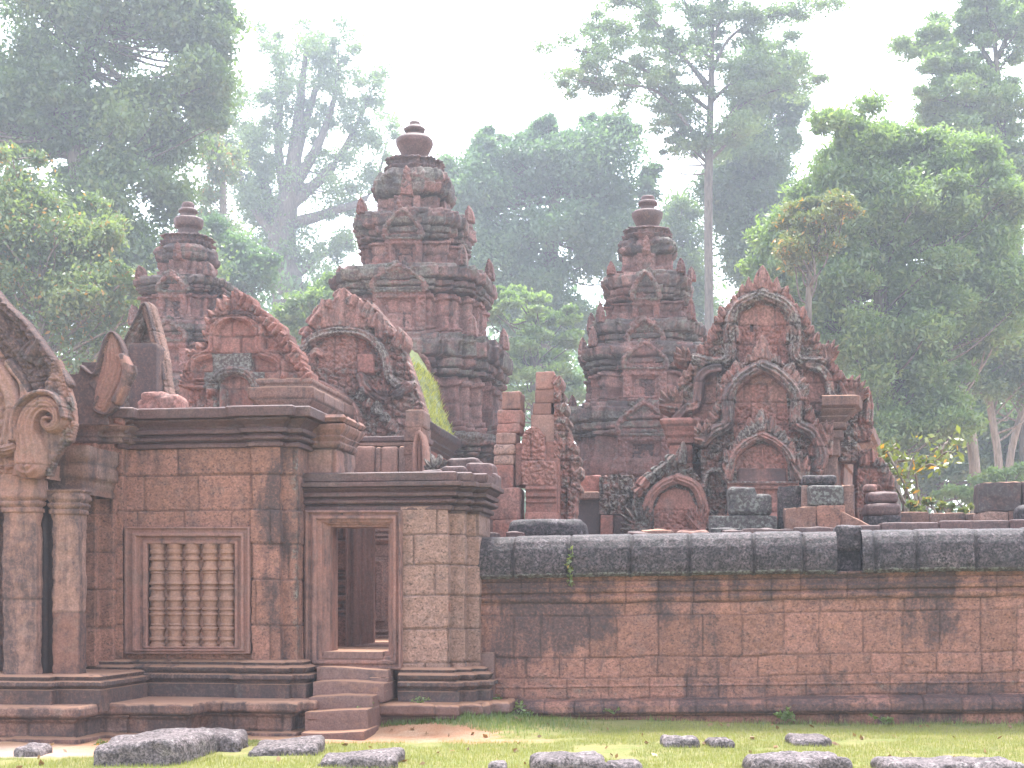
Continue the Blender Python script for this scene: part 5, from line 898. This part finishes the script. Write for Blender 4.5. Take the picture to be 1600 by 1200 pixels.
def tree(name, label, Y, trunk, crowns, nleaf, ls, mat, seed, bark='bark', limbs=(), flat=.75, depth=.9, sub=1., asp=.5, hang=0., group='trees around the temple', cat='tree', dens=1.5, lrad=.12):
    """trunk: [(px, py, r)], crowns: [(cx, cy, rx, ry, nclumps)], limbs: px polylines that carry foliage on their outer part"""
    k_ = 1 if cat != 'tree' else (1.28 if Y > 80 else KD)
    Y *= k_; ls *= k_; lrad *= k_; trunk = [(x, y, r*k_) for x, y, r in trunk]
    rng = np.random.RandomState(seed); pm = Y/F; nleaf = int(nleaf*LEAF_N); ls = ls*LEAF_S
    b0 = W(trunk[0][0], trunk[0][1], Y); base = (b0[0], Y, 0.)
    root = thing(name, label, cat, base, group, True)
    tp = [W(x, y, Y) for x, y, r in trunk]; tp = [np.array([tp[0][0], Y, -.2])]+tp if tp[0][2] > .3 else tp
    tr = [trunk[0][2]*1.15]+[r for _, _, r in trunk] if len(tp) > len(trunk) else [r for _, _, r in trunk]
    TP = catmull(tp, 6); TR = np.interp(np.linspace(0, 1, len(TP)), np.linspace(0, 1, len(tr)), tr)
    wood = MB(); wood.add(*tube(TP, TR, 9)); C = []; Rd = []
    for L in limbs:
        dy = k_*rng.uniform(-1.5, 1.5) if len(L[0]) < 3 else L[0][2]
        pts = np.array([W(q[0], q[1], Y+dy*i/(len(L)-1)) for i, q in enumerate(L)]); pc = catmull(pts, 6)
        wood.add(*tube(pc, np.linspace(lrad, .02, len(pc)), 6))
        for i in range(len(pc)//3, len(pc)):
            for _ in range(2):
                f = i/len(pc); r = pm*rng.uniform(10, 24)*sub; C.append(pc[i]+rng.normal(size=3)*[r*1.3, r*1.6, r*.5]+[0, 0, .2*r]); Rd.append(r)
                if rng.rand() < .5: wood.add(*tube([pc[i], (pc[i]+C[-1])/2+[0, 0, .05], C[-1]], [.03, .02, .008], 4))
    for cx, cy, rx, ry, n in crowns:
        c0 = W(cx, cy, Y); n = int(n*dens)
        d = rng.normal(size=(n, 3)); d /= np.linalg.norm(d, axis=1, keepdims=True); d *= rng.uniform(.35, 1, (n, 1))**.6
        for q in d:
            r = min(rx, ry)*pm*rng.uniform(.3, .55)*sub
            p = c0+q*[max(rx*pm-r*.6, .1), max(rx, ry)*pm*depth, max(ry*pm-r*.5, .1)]; C.append(p); Rd.append(r)
            if rng.rand() < .55:
                j = np.argmin(np.linalg.norm((TP-p)*[1, 1, .6]+[0, 0, .8], axis=1)); s_ = TP[j]; md = (s_+p)/2+[0, 0, -.12*np.linalg.norm(p-s_)]+rng.normal(size=3)*.25
                wood.add(*tube(catmull([s_, md, p], 5), np.linspace(min(TR[j]*.55, .025+.011*np.linalg.norm(p-s_)), .02, 11), 6))
    wood.build('trunk', M[bark], root, True)
    C = np.array(C); Rd = np.array(Rd); w_ = Rd**2/np.sum(Rd**2)
    cnt = rng.multinomial(nleaf, w_); V, Q, T = leaves(rng, C, Rd, nleaf, ls, flat, asp, hang)
    npmesh('crown', V, Q, M[mat], root, base, T); return root
# -- left side
tree('broadleaf_tree', 'huge dense green tree with forked dark trunk filling the upper left corner', 46, [(150, 700, .55), (135, 420, .45), (125, 245, .4), (118, 200, .3), (140, 60, .2), (150, -60, .1)],
     [(60, 50, 130, 100, 16), (190, 20, 120, 90, 16), (320, 110, 72, 85, 14), (300, 30, 80, 60, 10), (210, 190, 110, 90, 16), (60, 180, 100, 60, 10), (200, 320, 110, 80, 16), (60, 340, 110, 70, 10), (250, 420, 90, 90, 14), (120, 420, 120, 80, 12), (330, 170, 45, 40, 6), (-80, 150, 100, 160, 16)], 110000, .26, 'lf_mid', 1,
     limbs=[[(120, 210), (85, 165), (40, 120)], [(122, 220), (160, 170), (230, 140)], [(120, 240), (60, 230), (0, 190)]], lrad=.26)
tree('flowering_tree', 'looser yellow-green tree with bare twigs in front of the huge tree on the left', 33, [(70, 800, .3), (75, 600, .22), (60, 450, .16), (50, 330, .08)],
     [(60, 350, 110, 80, 14), (40, 450, 90, 70, 12), (130, 470, 80, 80, 14), (90, 560, 110, 80, 14), (200, 520, 40, 60, 6), (-40, 400, 70, 120, 8), (160, 380, 40, 40, 4)], 36000, .17, 'lf_pale', 2, bark='barkp',
     limbs=[[(60, 430), (40, 340), (20, 250)], [(70, 500), (120, 420), (150, 330)], [(70, 480), (40, 400), (-20, 360)], [(75, 560), (150, 480), (205, 430)], [(72, 520), (50, 440), (110, 340)]], lrad=.06)
tree('slim_tree', 'slender pale trunk with small vine-covered crown between the huge tree and hazy tree', 60, [(345, 700, .2), (349, 420, .18), (348, 300, .15), (345, 190, .1)], [(345, 240, 40, 70, 8), (360, 400, 60, 60, 10), (330, 330, 40, 40, 5)], 9000, .26, 'lf_pale', 3, bark='barkp')
tree('hazy_tree', 'tall pale tree fading in haze, with thin branches reaching to the white sky', 86, [(455, 700, 1.2), (450, 480, 1.05), (440, 380, .9), (455, 280, .55), (470, 150, .25), (480, 60, .1)],
     [(450, 330, 90, 70, 12), (540, 260, 60, 60, 7), (380, 300, 60, 60, 7), (480, 420, 90, 60, 10), (470, 120, 80, 70, 8), (400, 180, 50, 60, 5)], 36000, .33, 'lf_mid', 4,
     limbs=[[(440, 390), (415, 290), (385, 230), (360, 170)], [(450, 330), (435, 230), (440, 130), (430, 60)], [(455, 300), (500, 220), (525, 140), (530, 60)], [(455, 320), (520, 260), (560, 190), (590, 120)], [(450, 300), (475, 200), (500, 110), (495, 50)], [(445, 380), (400, 330), (360, 240), (330, 200)], [(440, 400), (420, 340), (405, 270), (400, 200)], [(455, 350), (520, 330), (580, 300), (610, 200)], [(450, 460), (420, 420), (395, 380)], [(450, 440), (500, 400), (560, 370)]], sub=.85, lrad=.4)
tree('round_tree', 'mid-green bushy tree right behind the small left tower', 52, [(380, 700, .3), (378, 520, .2), (378, 430, .12)], [(375, 430, 60, 60, 12), (340, 500, 70, 70, 10), (410, 400, 40, 30, 5), (330, 380, 40, 50, 6)], 14000, .24, 'lf_blue', 5)
tree('low_tree', 'low bright leafy tree between the left tower and the middle tower', 44, [(490, 700, .2), (490, 580, .14), (488, 500, .08)], [(480, 490, 50, 36, 10), (515, 460, 34, 30, 6), (450, 510, 40, 40, 6)], 10000, .2, 'lf_bright', 6)
# -- middle
tree('vine_covered_tree', 'broad blue-green tree cloaked in vines behind and between the two larger towers', 62, [(850, 800, .6), (850, 560, .5), (860, 400, .35), (870, 280, .2)],
     [(740, 300, 70, 60, 12), (820, 260, 80, 60, 12), (940, 270, 90, 80, 16), (870, 380, 110, 70, 16), (770, 400, 80, 80, 12), (960, 380, 70, 70, 10), (820, 470, 90, 60, 10), (900, 500, 60, 60, 8), (765, 225, 36, 26, 5), (850, 215, 50, 30, 6), (955, 205, 50, 28, 6), (763, 212, 22, 16, 3), (852, 198, 26, 14, 3), (930, 190, 24, 14, 3), (985, 205, 20, 18, 3), (700, 262, 24, 22, 3), (1018, 285, 22, 34, 4), (895, 205, 16, 12, 2)], 95000, .27, 'lf_blue', 7, flat=.7, hang=.6, dens=2.2)
tree('layered_tree', 'pale green tree with flat layered foliage low between the two larger towers', 47, [(840, 760, .2), (835, 620, .14), (830, 500, .08)], [(820, 485, 80, 30, 12), (800, 462, 50, 22, 6), (850, 545, 80, 34, 12), (800, 560, 60, 34, 8), (830, 610, 90, 44, 10), (870, 600, 50, 40, 6), (890, 520, 40, 30, 5)], 34000, .2, 'lf_bright', 8, flat=.45)
tall_l = [[(1108, 250), (1070, 190), (1020, 140), (930, 130), (880, 120)], [(1108, 250), (1080, 200), (1040, 165), (980, 110)], [(1106, 130), (1060, 85), (1000, 60), (920, 40)], [(1106, 140), (1070, 90), (1010, 20), (950, -10)], [(1110, 220), (1150, 170), (1200, 145), (1260, 130)], [(1110, 225), (1140, 180), (1190, 100), (1230, 60)], [(1108, 120), (1140, 60), (1190, 30), (1250, 20)], [(1106, 90), (1080, 30), (1060, -30)], [(1108, 80), (1130, 20), (1150, -40)], [(1106, 255), (1085, 235), (1060, 205)], [(1110, 250), (1140, 220), (1170, 190)], [(1108, 160), (1160, 120), (1220, 115)], [(1106, 170), (1050, 130), (970, 95), (890, 75)]]
tree('tall_emergent_tree', 'tall straight-trunked tree with spreading airy boughs above the right tower', 54, [(1108, 700, .2), (1108, 470, .17), (1107, 330, .165), (1108, 240, .16), (1112, 110, .11), (1112, 0, .07), (1112, -60, .04)], [(1110, 50, 50, 60, 6), (1170, 90, 50, 40, 4), (1060, 230, 40, 20, 4), (1100, 150, 50, 30, 4)], 46000, .2, 'lf_mid', 9, limbs=tall_l, flat=.45, sub=.95, dens=1., lrad=.085)
tree('dark_crowned_tree', 'dark green dense tree immediately right of the tall straight trunk', 60, [(1175, 700, .4), (1175, 460, .35), (1180, 250, .2), (1180, 100, .1)], [(1165, 260, 75, 70, 16), (1190, 330, 60, 70, 12), (1130, 310, 50, 50, 8), (1180, 400, 70, 60, 10), (1180, 130, 50, 70, 9), (1240, 130, 40, 50, 5), (1225, 200, 30, 40, 4)], 56000, .25, 'lf_dark', 10, dens=2)
tree('round_tree', 'hazy small-leaved tree just right of the right tower finial', 66, [(1068, 700, .3), (1066, 520, .2), (1066, 380, .1)], [(1065, 360, 50, 60, 12), (1060, 440, 60, 60, 10), (1090, 500, 50, 50, 8)], 15000, .26, 'lf_mid', 11)
# -- right
tree('feathery_tree', 'large bright feathery tree with arching sprays behind the three-pediment building', 36, [(1390, 800, .3), (1380, 560, .22), (1370, 380, .25), (1355, 280, .16), (1330, 200, .08), (1318, 170, .03)],
     [(1360, 230, 90, 50, 14), (1300, 290, 90, 60, 14), (1250, 370, 70, 60, 12), (1400, 330, 110, 70, 16), (1320, 430, 110, 60, 14), (1440, 420, 90, 70, 12), (1270, 460, 80, 50, 10), (1400, 520, 110, 70, 14), (1200, 460, 50, 40, 7), (1470, 240, 60, 50, 8), (1480, 330, 80, 70, 10), (1540, 400, 70, 70, 9), (1340, 370, 100, 60, 12), (1440, 480, 90, 60, 10), (1330, 520, 90, 60, 10), (1550, 330, 70, 60, 8), (1560, 470, 80, 70, 10), (1520, 260, 60, 50, 7), (1220, 420, 60, 50, 7), (1400, 600, 90, 60, 10), (1460, 580, 70, 50, 8), (1385, 665, 60, 50, 8), (1480, 650, 70, 50, 8)], 200000, .22, 'lf_bright', 12, flat=.6, asp=.36, hang=.6, dens=2.4, limbs=[[(1355, 290), (1335, 230), (1320, 180)], [(1370, 380), (1290, 340), (1220, 360)], [(1372, 400), (1440, 340), (1500, 280)]])
tree('golden_sprig_tree', 'small yellow-tipped tree before the large feathery one', 32, [(1260, 800, .15), (1262, 560, .1), (1265, 400, .05)], [(1265, 335, 55, 30, 10), (1310, 325, 45, 28, 8), (1240, 385, 45, 36, 9), (1270, 375, 45, 34, 8)], 16000, .17, 'lf_yel', 13, flat=.6, asp=.36, hang=.4)
tree('spreading_tree', 'airy tree with layered boughs rising at the upper right picture edge', 48, [(1610, 800, .3), (1590, 420, .22), (1570, 250, .16), (1560, 130, .10), (1550, 20, .06)],
     [(1560, 170, 60, 50, 9), (1500, 180, 60, 40, 8), (1580, 260, 60, 50, 9), (1540, 330, 60, 50, 8), (1590, 60, 50, 50, 6), (1490, 235, 60, 36, 6), (1560, 225, 50, 40, 5), (1455, 185, 36, 22, 3), (1480, 100, 36, 26, 3), (1530, 30, 40, 30, 4), (1590, 160, 40, 50, 4)], 80000, .19, 'lf_bright', 14, flat=.5, sub=.9, dens=2., limbs=[[(1570, 160), (1530, 130), (1480, 75), (1435, 70)], [(1568, 150), (1510, 120), (1450, 115)], [(1560, 120), (1530, 70), (1490, 20)], [(1560, 90), (1580, 40), (1600, -10)], [(1558, 60), (1540, 10), (1530, -30)], [(1575, 200), (1520, 190), (1470, 180)], [(1585, 260), (1520, 230), (1460, 250)], [(1570, 190), (1530, 170), (1440, 150)]], lrad=.12)
for k, (a, y0) in enumerate(((1545, 0), (1520, 0), (1575, 0))): pass
tree('leaning_tree', 'dark-leaved tree with curved slender pinkish trunk nearest the square block', 37, [(1528, 820, .15), (1520, 700, .14), (1508, 630, .13), (1488, 575, .11), (1470, 520, .08)], [(1470, 540, 80, 40, 12), (1540, 510, 70, 40, 8), (1430, 590, 70, 40, 8), (1390, 600, 50, 50, 6)], 18000, .19, 'lf_mid', 15, bark='barkp', hang=.5)
tree('leaning_tree', 'dark-leaved tree with straight thin trunk second from the square block', 43, [(1562, 820, .13), (1560, 720, .12), (1548, 640, .11), (1538, 560, .09), (1530, 500, .06)], [(1560, 520, 90, 60, 12), (1590, 580, 60, 60, 8), (1500, 600, 60, 50, 7)], 22000, .2, 'lf_mid', 16, bark='barkp', hang=.5)
tree('leaning_tree', 'dark-leaved tree whose trunk bends outward to the right picture edge', 45, [(1572, 820, .13), (1578, 720, .12), (1592, 660, .11), (1612, 600, .08)], [(1600, 560, 70, 70, 10), (1640, 480, 80, 80, 10), (1590, 440, 60, 50, 7)], 20000, .2, 'lf_dark', 17, bark='barkp', hang=.4)
tree('understory_tree', 'deep green understory tree behind the leaning trunks', 50, [(1440, 820, .25), (1440, 640, .2), (1440, 560, .1)], [(1440, 620, 110, 70, 16), (1540, 660, 110, 70, 16), (1400, 690, 70, 60, 10), (1610, 690, 80, 80, 10), (1500, 740, 130, 40, 10)], 60000, .24, 'lf_mid', 18, hang=.3, dens=2.2)
tree('young_tree', 'bushy green sapling behind the square dark block', 34, [(1560, 830, .06), (1560, 770, .05), (1558, 735, .03)], [(1565, 745, 50, 24, 9), (1590, 760, 40, 24, 6), (1540, 770, 30, 20, 5), (1500, 775, 40, 20, 6)], 8000, .14, 'lf_bright', 19)
# -- shrubs close to the library
tree('broadleaf_shrub', 'thin shrub with large pale leaves and an orange leaf beside the pediment building', 23.5, [(1414, 830, .03), (1412, 790, .025), (1420, 740, .02), (1428, 710, .01)], [(1375, 715, 26, 26, 6), (1400, 745, 30, 18, 6), (1440, 730, 24, 18, 4), (1420, 765, 26, 14, 5)], 330, .2, 'lf_yel', 20, bark='barkp', group='shrubs by the ruins', cat='shrub', asp=.45, lrad=.012, limbs=[[(1415, 760), (1440, 730), (1464, 718), (1476, 695)], [(1415, 770), (1400, 740), (1405, 700)]], sub=.8)
tree('dry_bush', 'low yellowing bush standing on the pale back ledge', 22.5, [(1470, 830, .03), (1470, 800, .02), (1470, 785, .01)], [(1450, 792, 34, 12, 6), (1495, 794, 34, 10, 6)], 900, .14, 'lf_yel', 21, bark='barkp', group='shrubs by the ruins', cat='bush')
# -- far wood, one mass
rng = np.random.RandomState(50); n = 260
C = np.stack([rng.uniform(-95, 95, n), rng.uniform(108, 130, n), rng.uniform(0, 1, n)**1.05*22+1.], -1); C[:, 2] *= .75+.45*np.sin(C[:, 0]*.16+1)**2
V, Q, T = leaves(rng, C, rng.uniform(3., 5.4, n), 110000, .85, .8)
fw = npmesh('forest_backdrop_foliage', V, Q, M['lf_blue'], None, (0, 0, 0), T); fw.name = 'far_forest'; fw['kind'] = 'stuff'
# ================================================================== boulders in the foreground turf
def boulder(x0, x1, yt, yb, Y, dep, seed, label, nz=.05, rz=0, sq=.3):
    xm = (x0+x1)/2; c = W(xm, yb, Y); w_ = (x1-x0)/F*Y; dep *= 1.45; h = max(.1, ZC+(HOR-yt)/F*(Y+dep*.8))+.12
    P_, Q_, T_ = rblock(w_, dep, h, min(h, w_, dep)*sq, nz, seed, 26); P_[:, 2] -= .12
    P_[:, 2] += (.07*(fbm(P_[:, 0]*3+seed, P_[:, 1]*4, seed, 3)-.5)+.12*(hsh(np.array([seed]), np.array([2]), 3)[0]-.5)*P_[:, 0])*(P_[:, 2] > .02); P_[:, :2] *= 1+.25*(fbm(P_[:, 0:1]*3+seed*3, P_[:, 1:2]*3+P_[:, 2:3]*2, seed, 3)-.5)
    o = MB().add(P_, Q_, T_).build('boulder', M['bould'], None, True, (0, 0, 0)); single(o, label, 'boulder', (c[0], Y+dep/2, 0), 'laterite boulders in the foreground', True); o.rotation_euler = (0, 0, R(rz))
boulder(150, 290, 1142, 1215, 13.55, .9, 1, 'largest pale-topped boulder in front of the gate platform', .05, -6)
boulder(286, 372, 1140, 1192, 14.7, .6, 2, 'boulder with dark pitted face adjoining the largest pale one', .05, 4)
boulder(386, 492, 1155, 1200, 14.3, .6, 3, 'long dark low boulder in front of the stairs', .04, 3)
boulder(496, 622, 1172, 1215, 13.5, .5, 4, 'flat boulder fringed with grass beside the bare orange soil', .04, -4)
boulder(832, 950, 1173, 1225, 12.85, .55, 5, 'pale rounded boulder in the turf below the wall, at the bottom edge', .05, 3)
boulder(948, 1006, 1187, 1225, 12.85, .35, 6, 'small dark boulder tucked against the pale rounded one', .03)
boulder(1178, 1290, 1176, 1225, 12.85, .5, 7, 'dark boulder in a pair at the bottom edge of the lawn', .05, -3)
boulder(1275, 1336, 1174, 1220, 12.85, .5, 8, 'greyer boulder of the pair at the bottom edge of the lawn', .04, 5)
boulder(1392, 1522, 1186, 1230, 12.85, .5, 9, 'long flat boulder at the bottom edge near the picture corner', .03, 0, .3)
boulder(1520, 1610, 1189, 1230, 12.85, .5, 10, 'flat boulder ending the row in the picture corner', .03, 0, .3)
boulder(1036, 1092, 1155, 1172, 15.2, .35, 11, 'small grey stone half sunk in the lawn', .03)
boulder(1108, 1150, 1157, 1172, 15.2, .3, 12, 'pale small stone sunk in the lawn beside the grey one', .03)
boulder(762, 792, 1193, 1225, 12.85, .25, 13, 'tiny pale stone at the bottom edge left of the rounded boulder', .03)
boulder(1240, 1300, 1156, 1168, 15.3, .3, 14, 'very low pale stone behind the pair of boulders', .02)
boulder(20, 62, 1176, 1190, 14.4, .3, 15, 'low reddish stone in the pale sand', .02)
# ================================================================== grass
rng = np.random.RandomState(77)
def blades(n, X, Y, hmin, hmax, w_, seed, lean=.6):
    rng = np.random.RandomState(seed); z = gh(X, Y); a = rng.uniform(0, 2*math.pi, n); h = rng.uniform(hmin, hmax, n)
    dx, dy = np.cos(a), np.sin(a); ln = lean*h*rng.rand(n); b0 = np.stack([X-dy*w_, Y+dx*w_, z-.01], -1); b1 = np.stack([X+dy*w_, Y-dx*w_, z-.01], -1); t = np.stack([X+dx*ln, Y+dy*ln, z+h], -1)
    T = np.zeros((n, 4)); T[:, 0] = np.clip(.6*fbm(X*.8, Y*.8, 5, 4)+.5*rng.rand(n)-.05, 0, 1); T[:, 1] = rng.rand(n)
    return np.stack([b0, b1, t], 1).reshape(-1, 3), np.arange(3*n).reshape(n, 3), np.repeat(T, 3, 0)
n = 150000; X = rng.uniform(-5.6, 7.2, n); Y = 12.6+rng.uniform(0, 1, n)*5.6
d = dirt(X, Y)+.9*(fbm(X*1.5, Y*1.5, 9, 4)-.5); patch = fbm(X*1.1+5, Y*1.6, 12, 4)
wallY = D-(X/CT)*ST-.1
k = (d < .42) & (patch > .40+.06*np.sin(X*2.1)) & (Y < wallY+.0)
mb = MB(); mb.add(*blades(k.sum(), X[k], Y[k], .015, .05, .0035, 3))
gr = mb.build('grass', M['grass'], None, False, (0, 0, 0)); gr['kind'] = 'stuff'
# longer weeds along the foot of the wall and on the mound
n = 5000; X = rng.uniform(-1.6, 7.0, n); off = rng.exponential(.10, n); Y = D-X*ST/CT-.14-off
dn = fbm(X*1.6, X*0+2, 8, 3); k = (rng.rand(n) < np.clip((dn-.42)*4, .04, 1)*np.where(X < 2, 1, .45))
mb = MB(); mb.add(*blades(k.sum(), X[k], Y[k], .03, .11, .004, 5, .8)); n = 5000; X = rng.normal(-.9, .75, n); Y = rng.normal(17.1, .28, n); kk = dirt(X, Y) < .6
mb.add(*blades(kk.sum(), X[kk], Y[kk], .03, .10, .005, 6, .8))
wd_ = mb.build('weeds', M['grassd'], None, False, (0, 0, 0)); wd_['kind'] = 'stuff'
def sprout(label, u, v, z, n, r, ls, mat, seed, name='weed', cat='weed'):
    rng = np.random.RandomState(seed); C = rng.normal(size=(7, 3))*[r, r*.5, r*.55]; C[:, 2] = np.abs(C[:, 2])
    V, Q, T = leaves(rng, C, np.full(7, r*.5), n, ls, .8); mb = MB(); mb.add(V, Q, T)
    for c in C: mb.add(*tube([(0, 0, -.03), c*.6, c], [.006, .005, .003], 4))
    single(mb.build(name, M[mat], None, False, (0, 0, 0)), label, cat, (u, v, z), 'weeds on the masonry')
for k, (px, py, v, n, r, ls, lb) in enumerate(((800, 1122, -.3, 260, .15, .05, 'green weed clump at the wall foot beside the gate ledge'), (1226, 1122, -.3, 150, .10, .05, 'small leafy weed at the middle of the wall foot'), (1385, 1128, -.3, 90, .07, .05, 'tuft of weed at the wall foot towards the right end'),
     (566, 1108, -1.5, 60, .07, .04, 'weed sprouting at the edge of the middle step'), (655, 1096, -1.0, 60, .07, .03, 'weed on the ledge below the pale laterite panel'), (777, 1093, -.1, 60, .06, .04, 'weed in the corner where the gate meets the wall'), (160, 1165, -2.95, 50, .06, .05, 'yellowish weed at the foot of the porch platform'), (959, 1112, -.22, 40, .06, .04, 'weed hanging on the wall plinth'))):
    sprout(lb, U(px, v), v, Z(py, v, px), n, r, ls, 'lf_yel' if 'yellow' in lb else 'grassd', 90+k)
# creeper on the coping
rng = np.random.RandomState(8); C = np.array([[U(891+rng.uniform(-4, 4), -.22), -.225, Z(y, -.22, 891)] for y in np.linspace(858, 912, 12)]); V, Q, T = leaves(rng, C-C[-1], np.full(12, .035), 90, .055, .8); cr_ = MB().add(V, Q, T).add(*tube(C-C[-1], .005, 4)).build('creeper', M['lf_yel'], None, False, (0, 0, 0)); single(cr_, 'thin yellow-green creeper hanging over the dark coping', 'creeper', tuple(C[-1]))
# fallen leaves
rng = np.random.RandomState(31); n = 170; X = rng.uniform(-5.5, 6.5, n); Y = rng.uniform(13.2, 17.4, n); Y = np.minimum(Y, D-X*ST/CT-.5)
V, Q, T = leaves(rng, np.stack([X, Y, gh(X, Y)+.02], -1), np.full(n, .01), n, .075, .3, .6); lt = npmesh('fallen_leaves', V, Q, leafmat('dry_leaf', (.16, .08, .03), (.30, .17, .07), .2), None, (0, 0, 0), T); lt['kind'] = 'stuff'
# ================================================================== haze
hz = MB(); x, y0, y1, z0, z1 = 235, -35, 285, -1.3, 58
hz.add([(-x, y0, z0), (x, y0, z0), (x, y1, z0), (-x, y1, z0), (-x, y0, z1), (x, y0, z1), (x, y1, z1), (-x, y1, z1)], [(0, 3, 2, 1), (4, 5, 6, 7), (0, 1, 5, 4), (1, 2, 6, 5), (2, 3, 7, 6), (3, 0, 4, 7)])
m = bpy.data.materials.new('haze_air'); m.use_nodes = True; nt = m.node_tree; nt.nodes.clear(); o = NN(nt, 'ShaderNodeOutputMaterial'); pv = NN(nt, 'ShaderNodeVolumePrincipled')
pv.inputs['Color'].default_value = (.84, .90, 1, 1); pv.inputs['Density'].default_value = HAZE_DENSITY; pv.inputs['Anisotropy'].default_value = .35; nt.links.new(pv.outputs[0], o.inputs['Volume'])
h = hz.build('haze', m, None, False, (0, 0, 0)); h['kind'] = 'stuff'
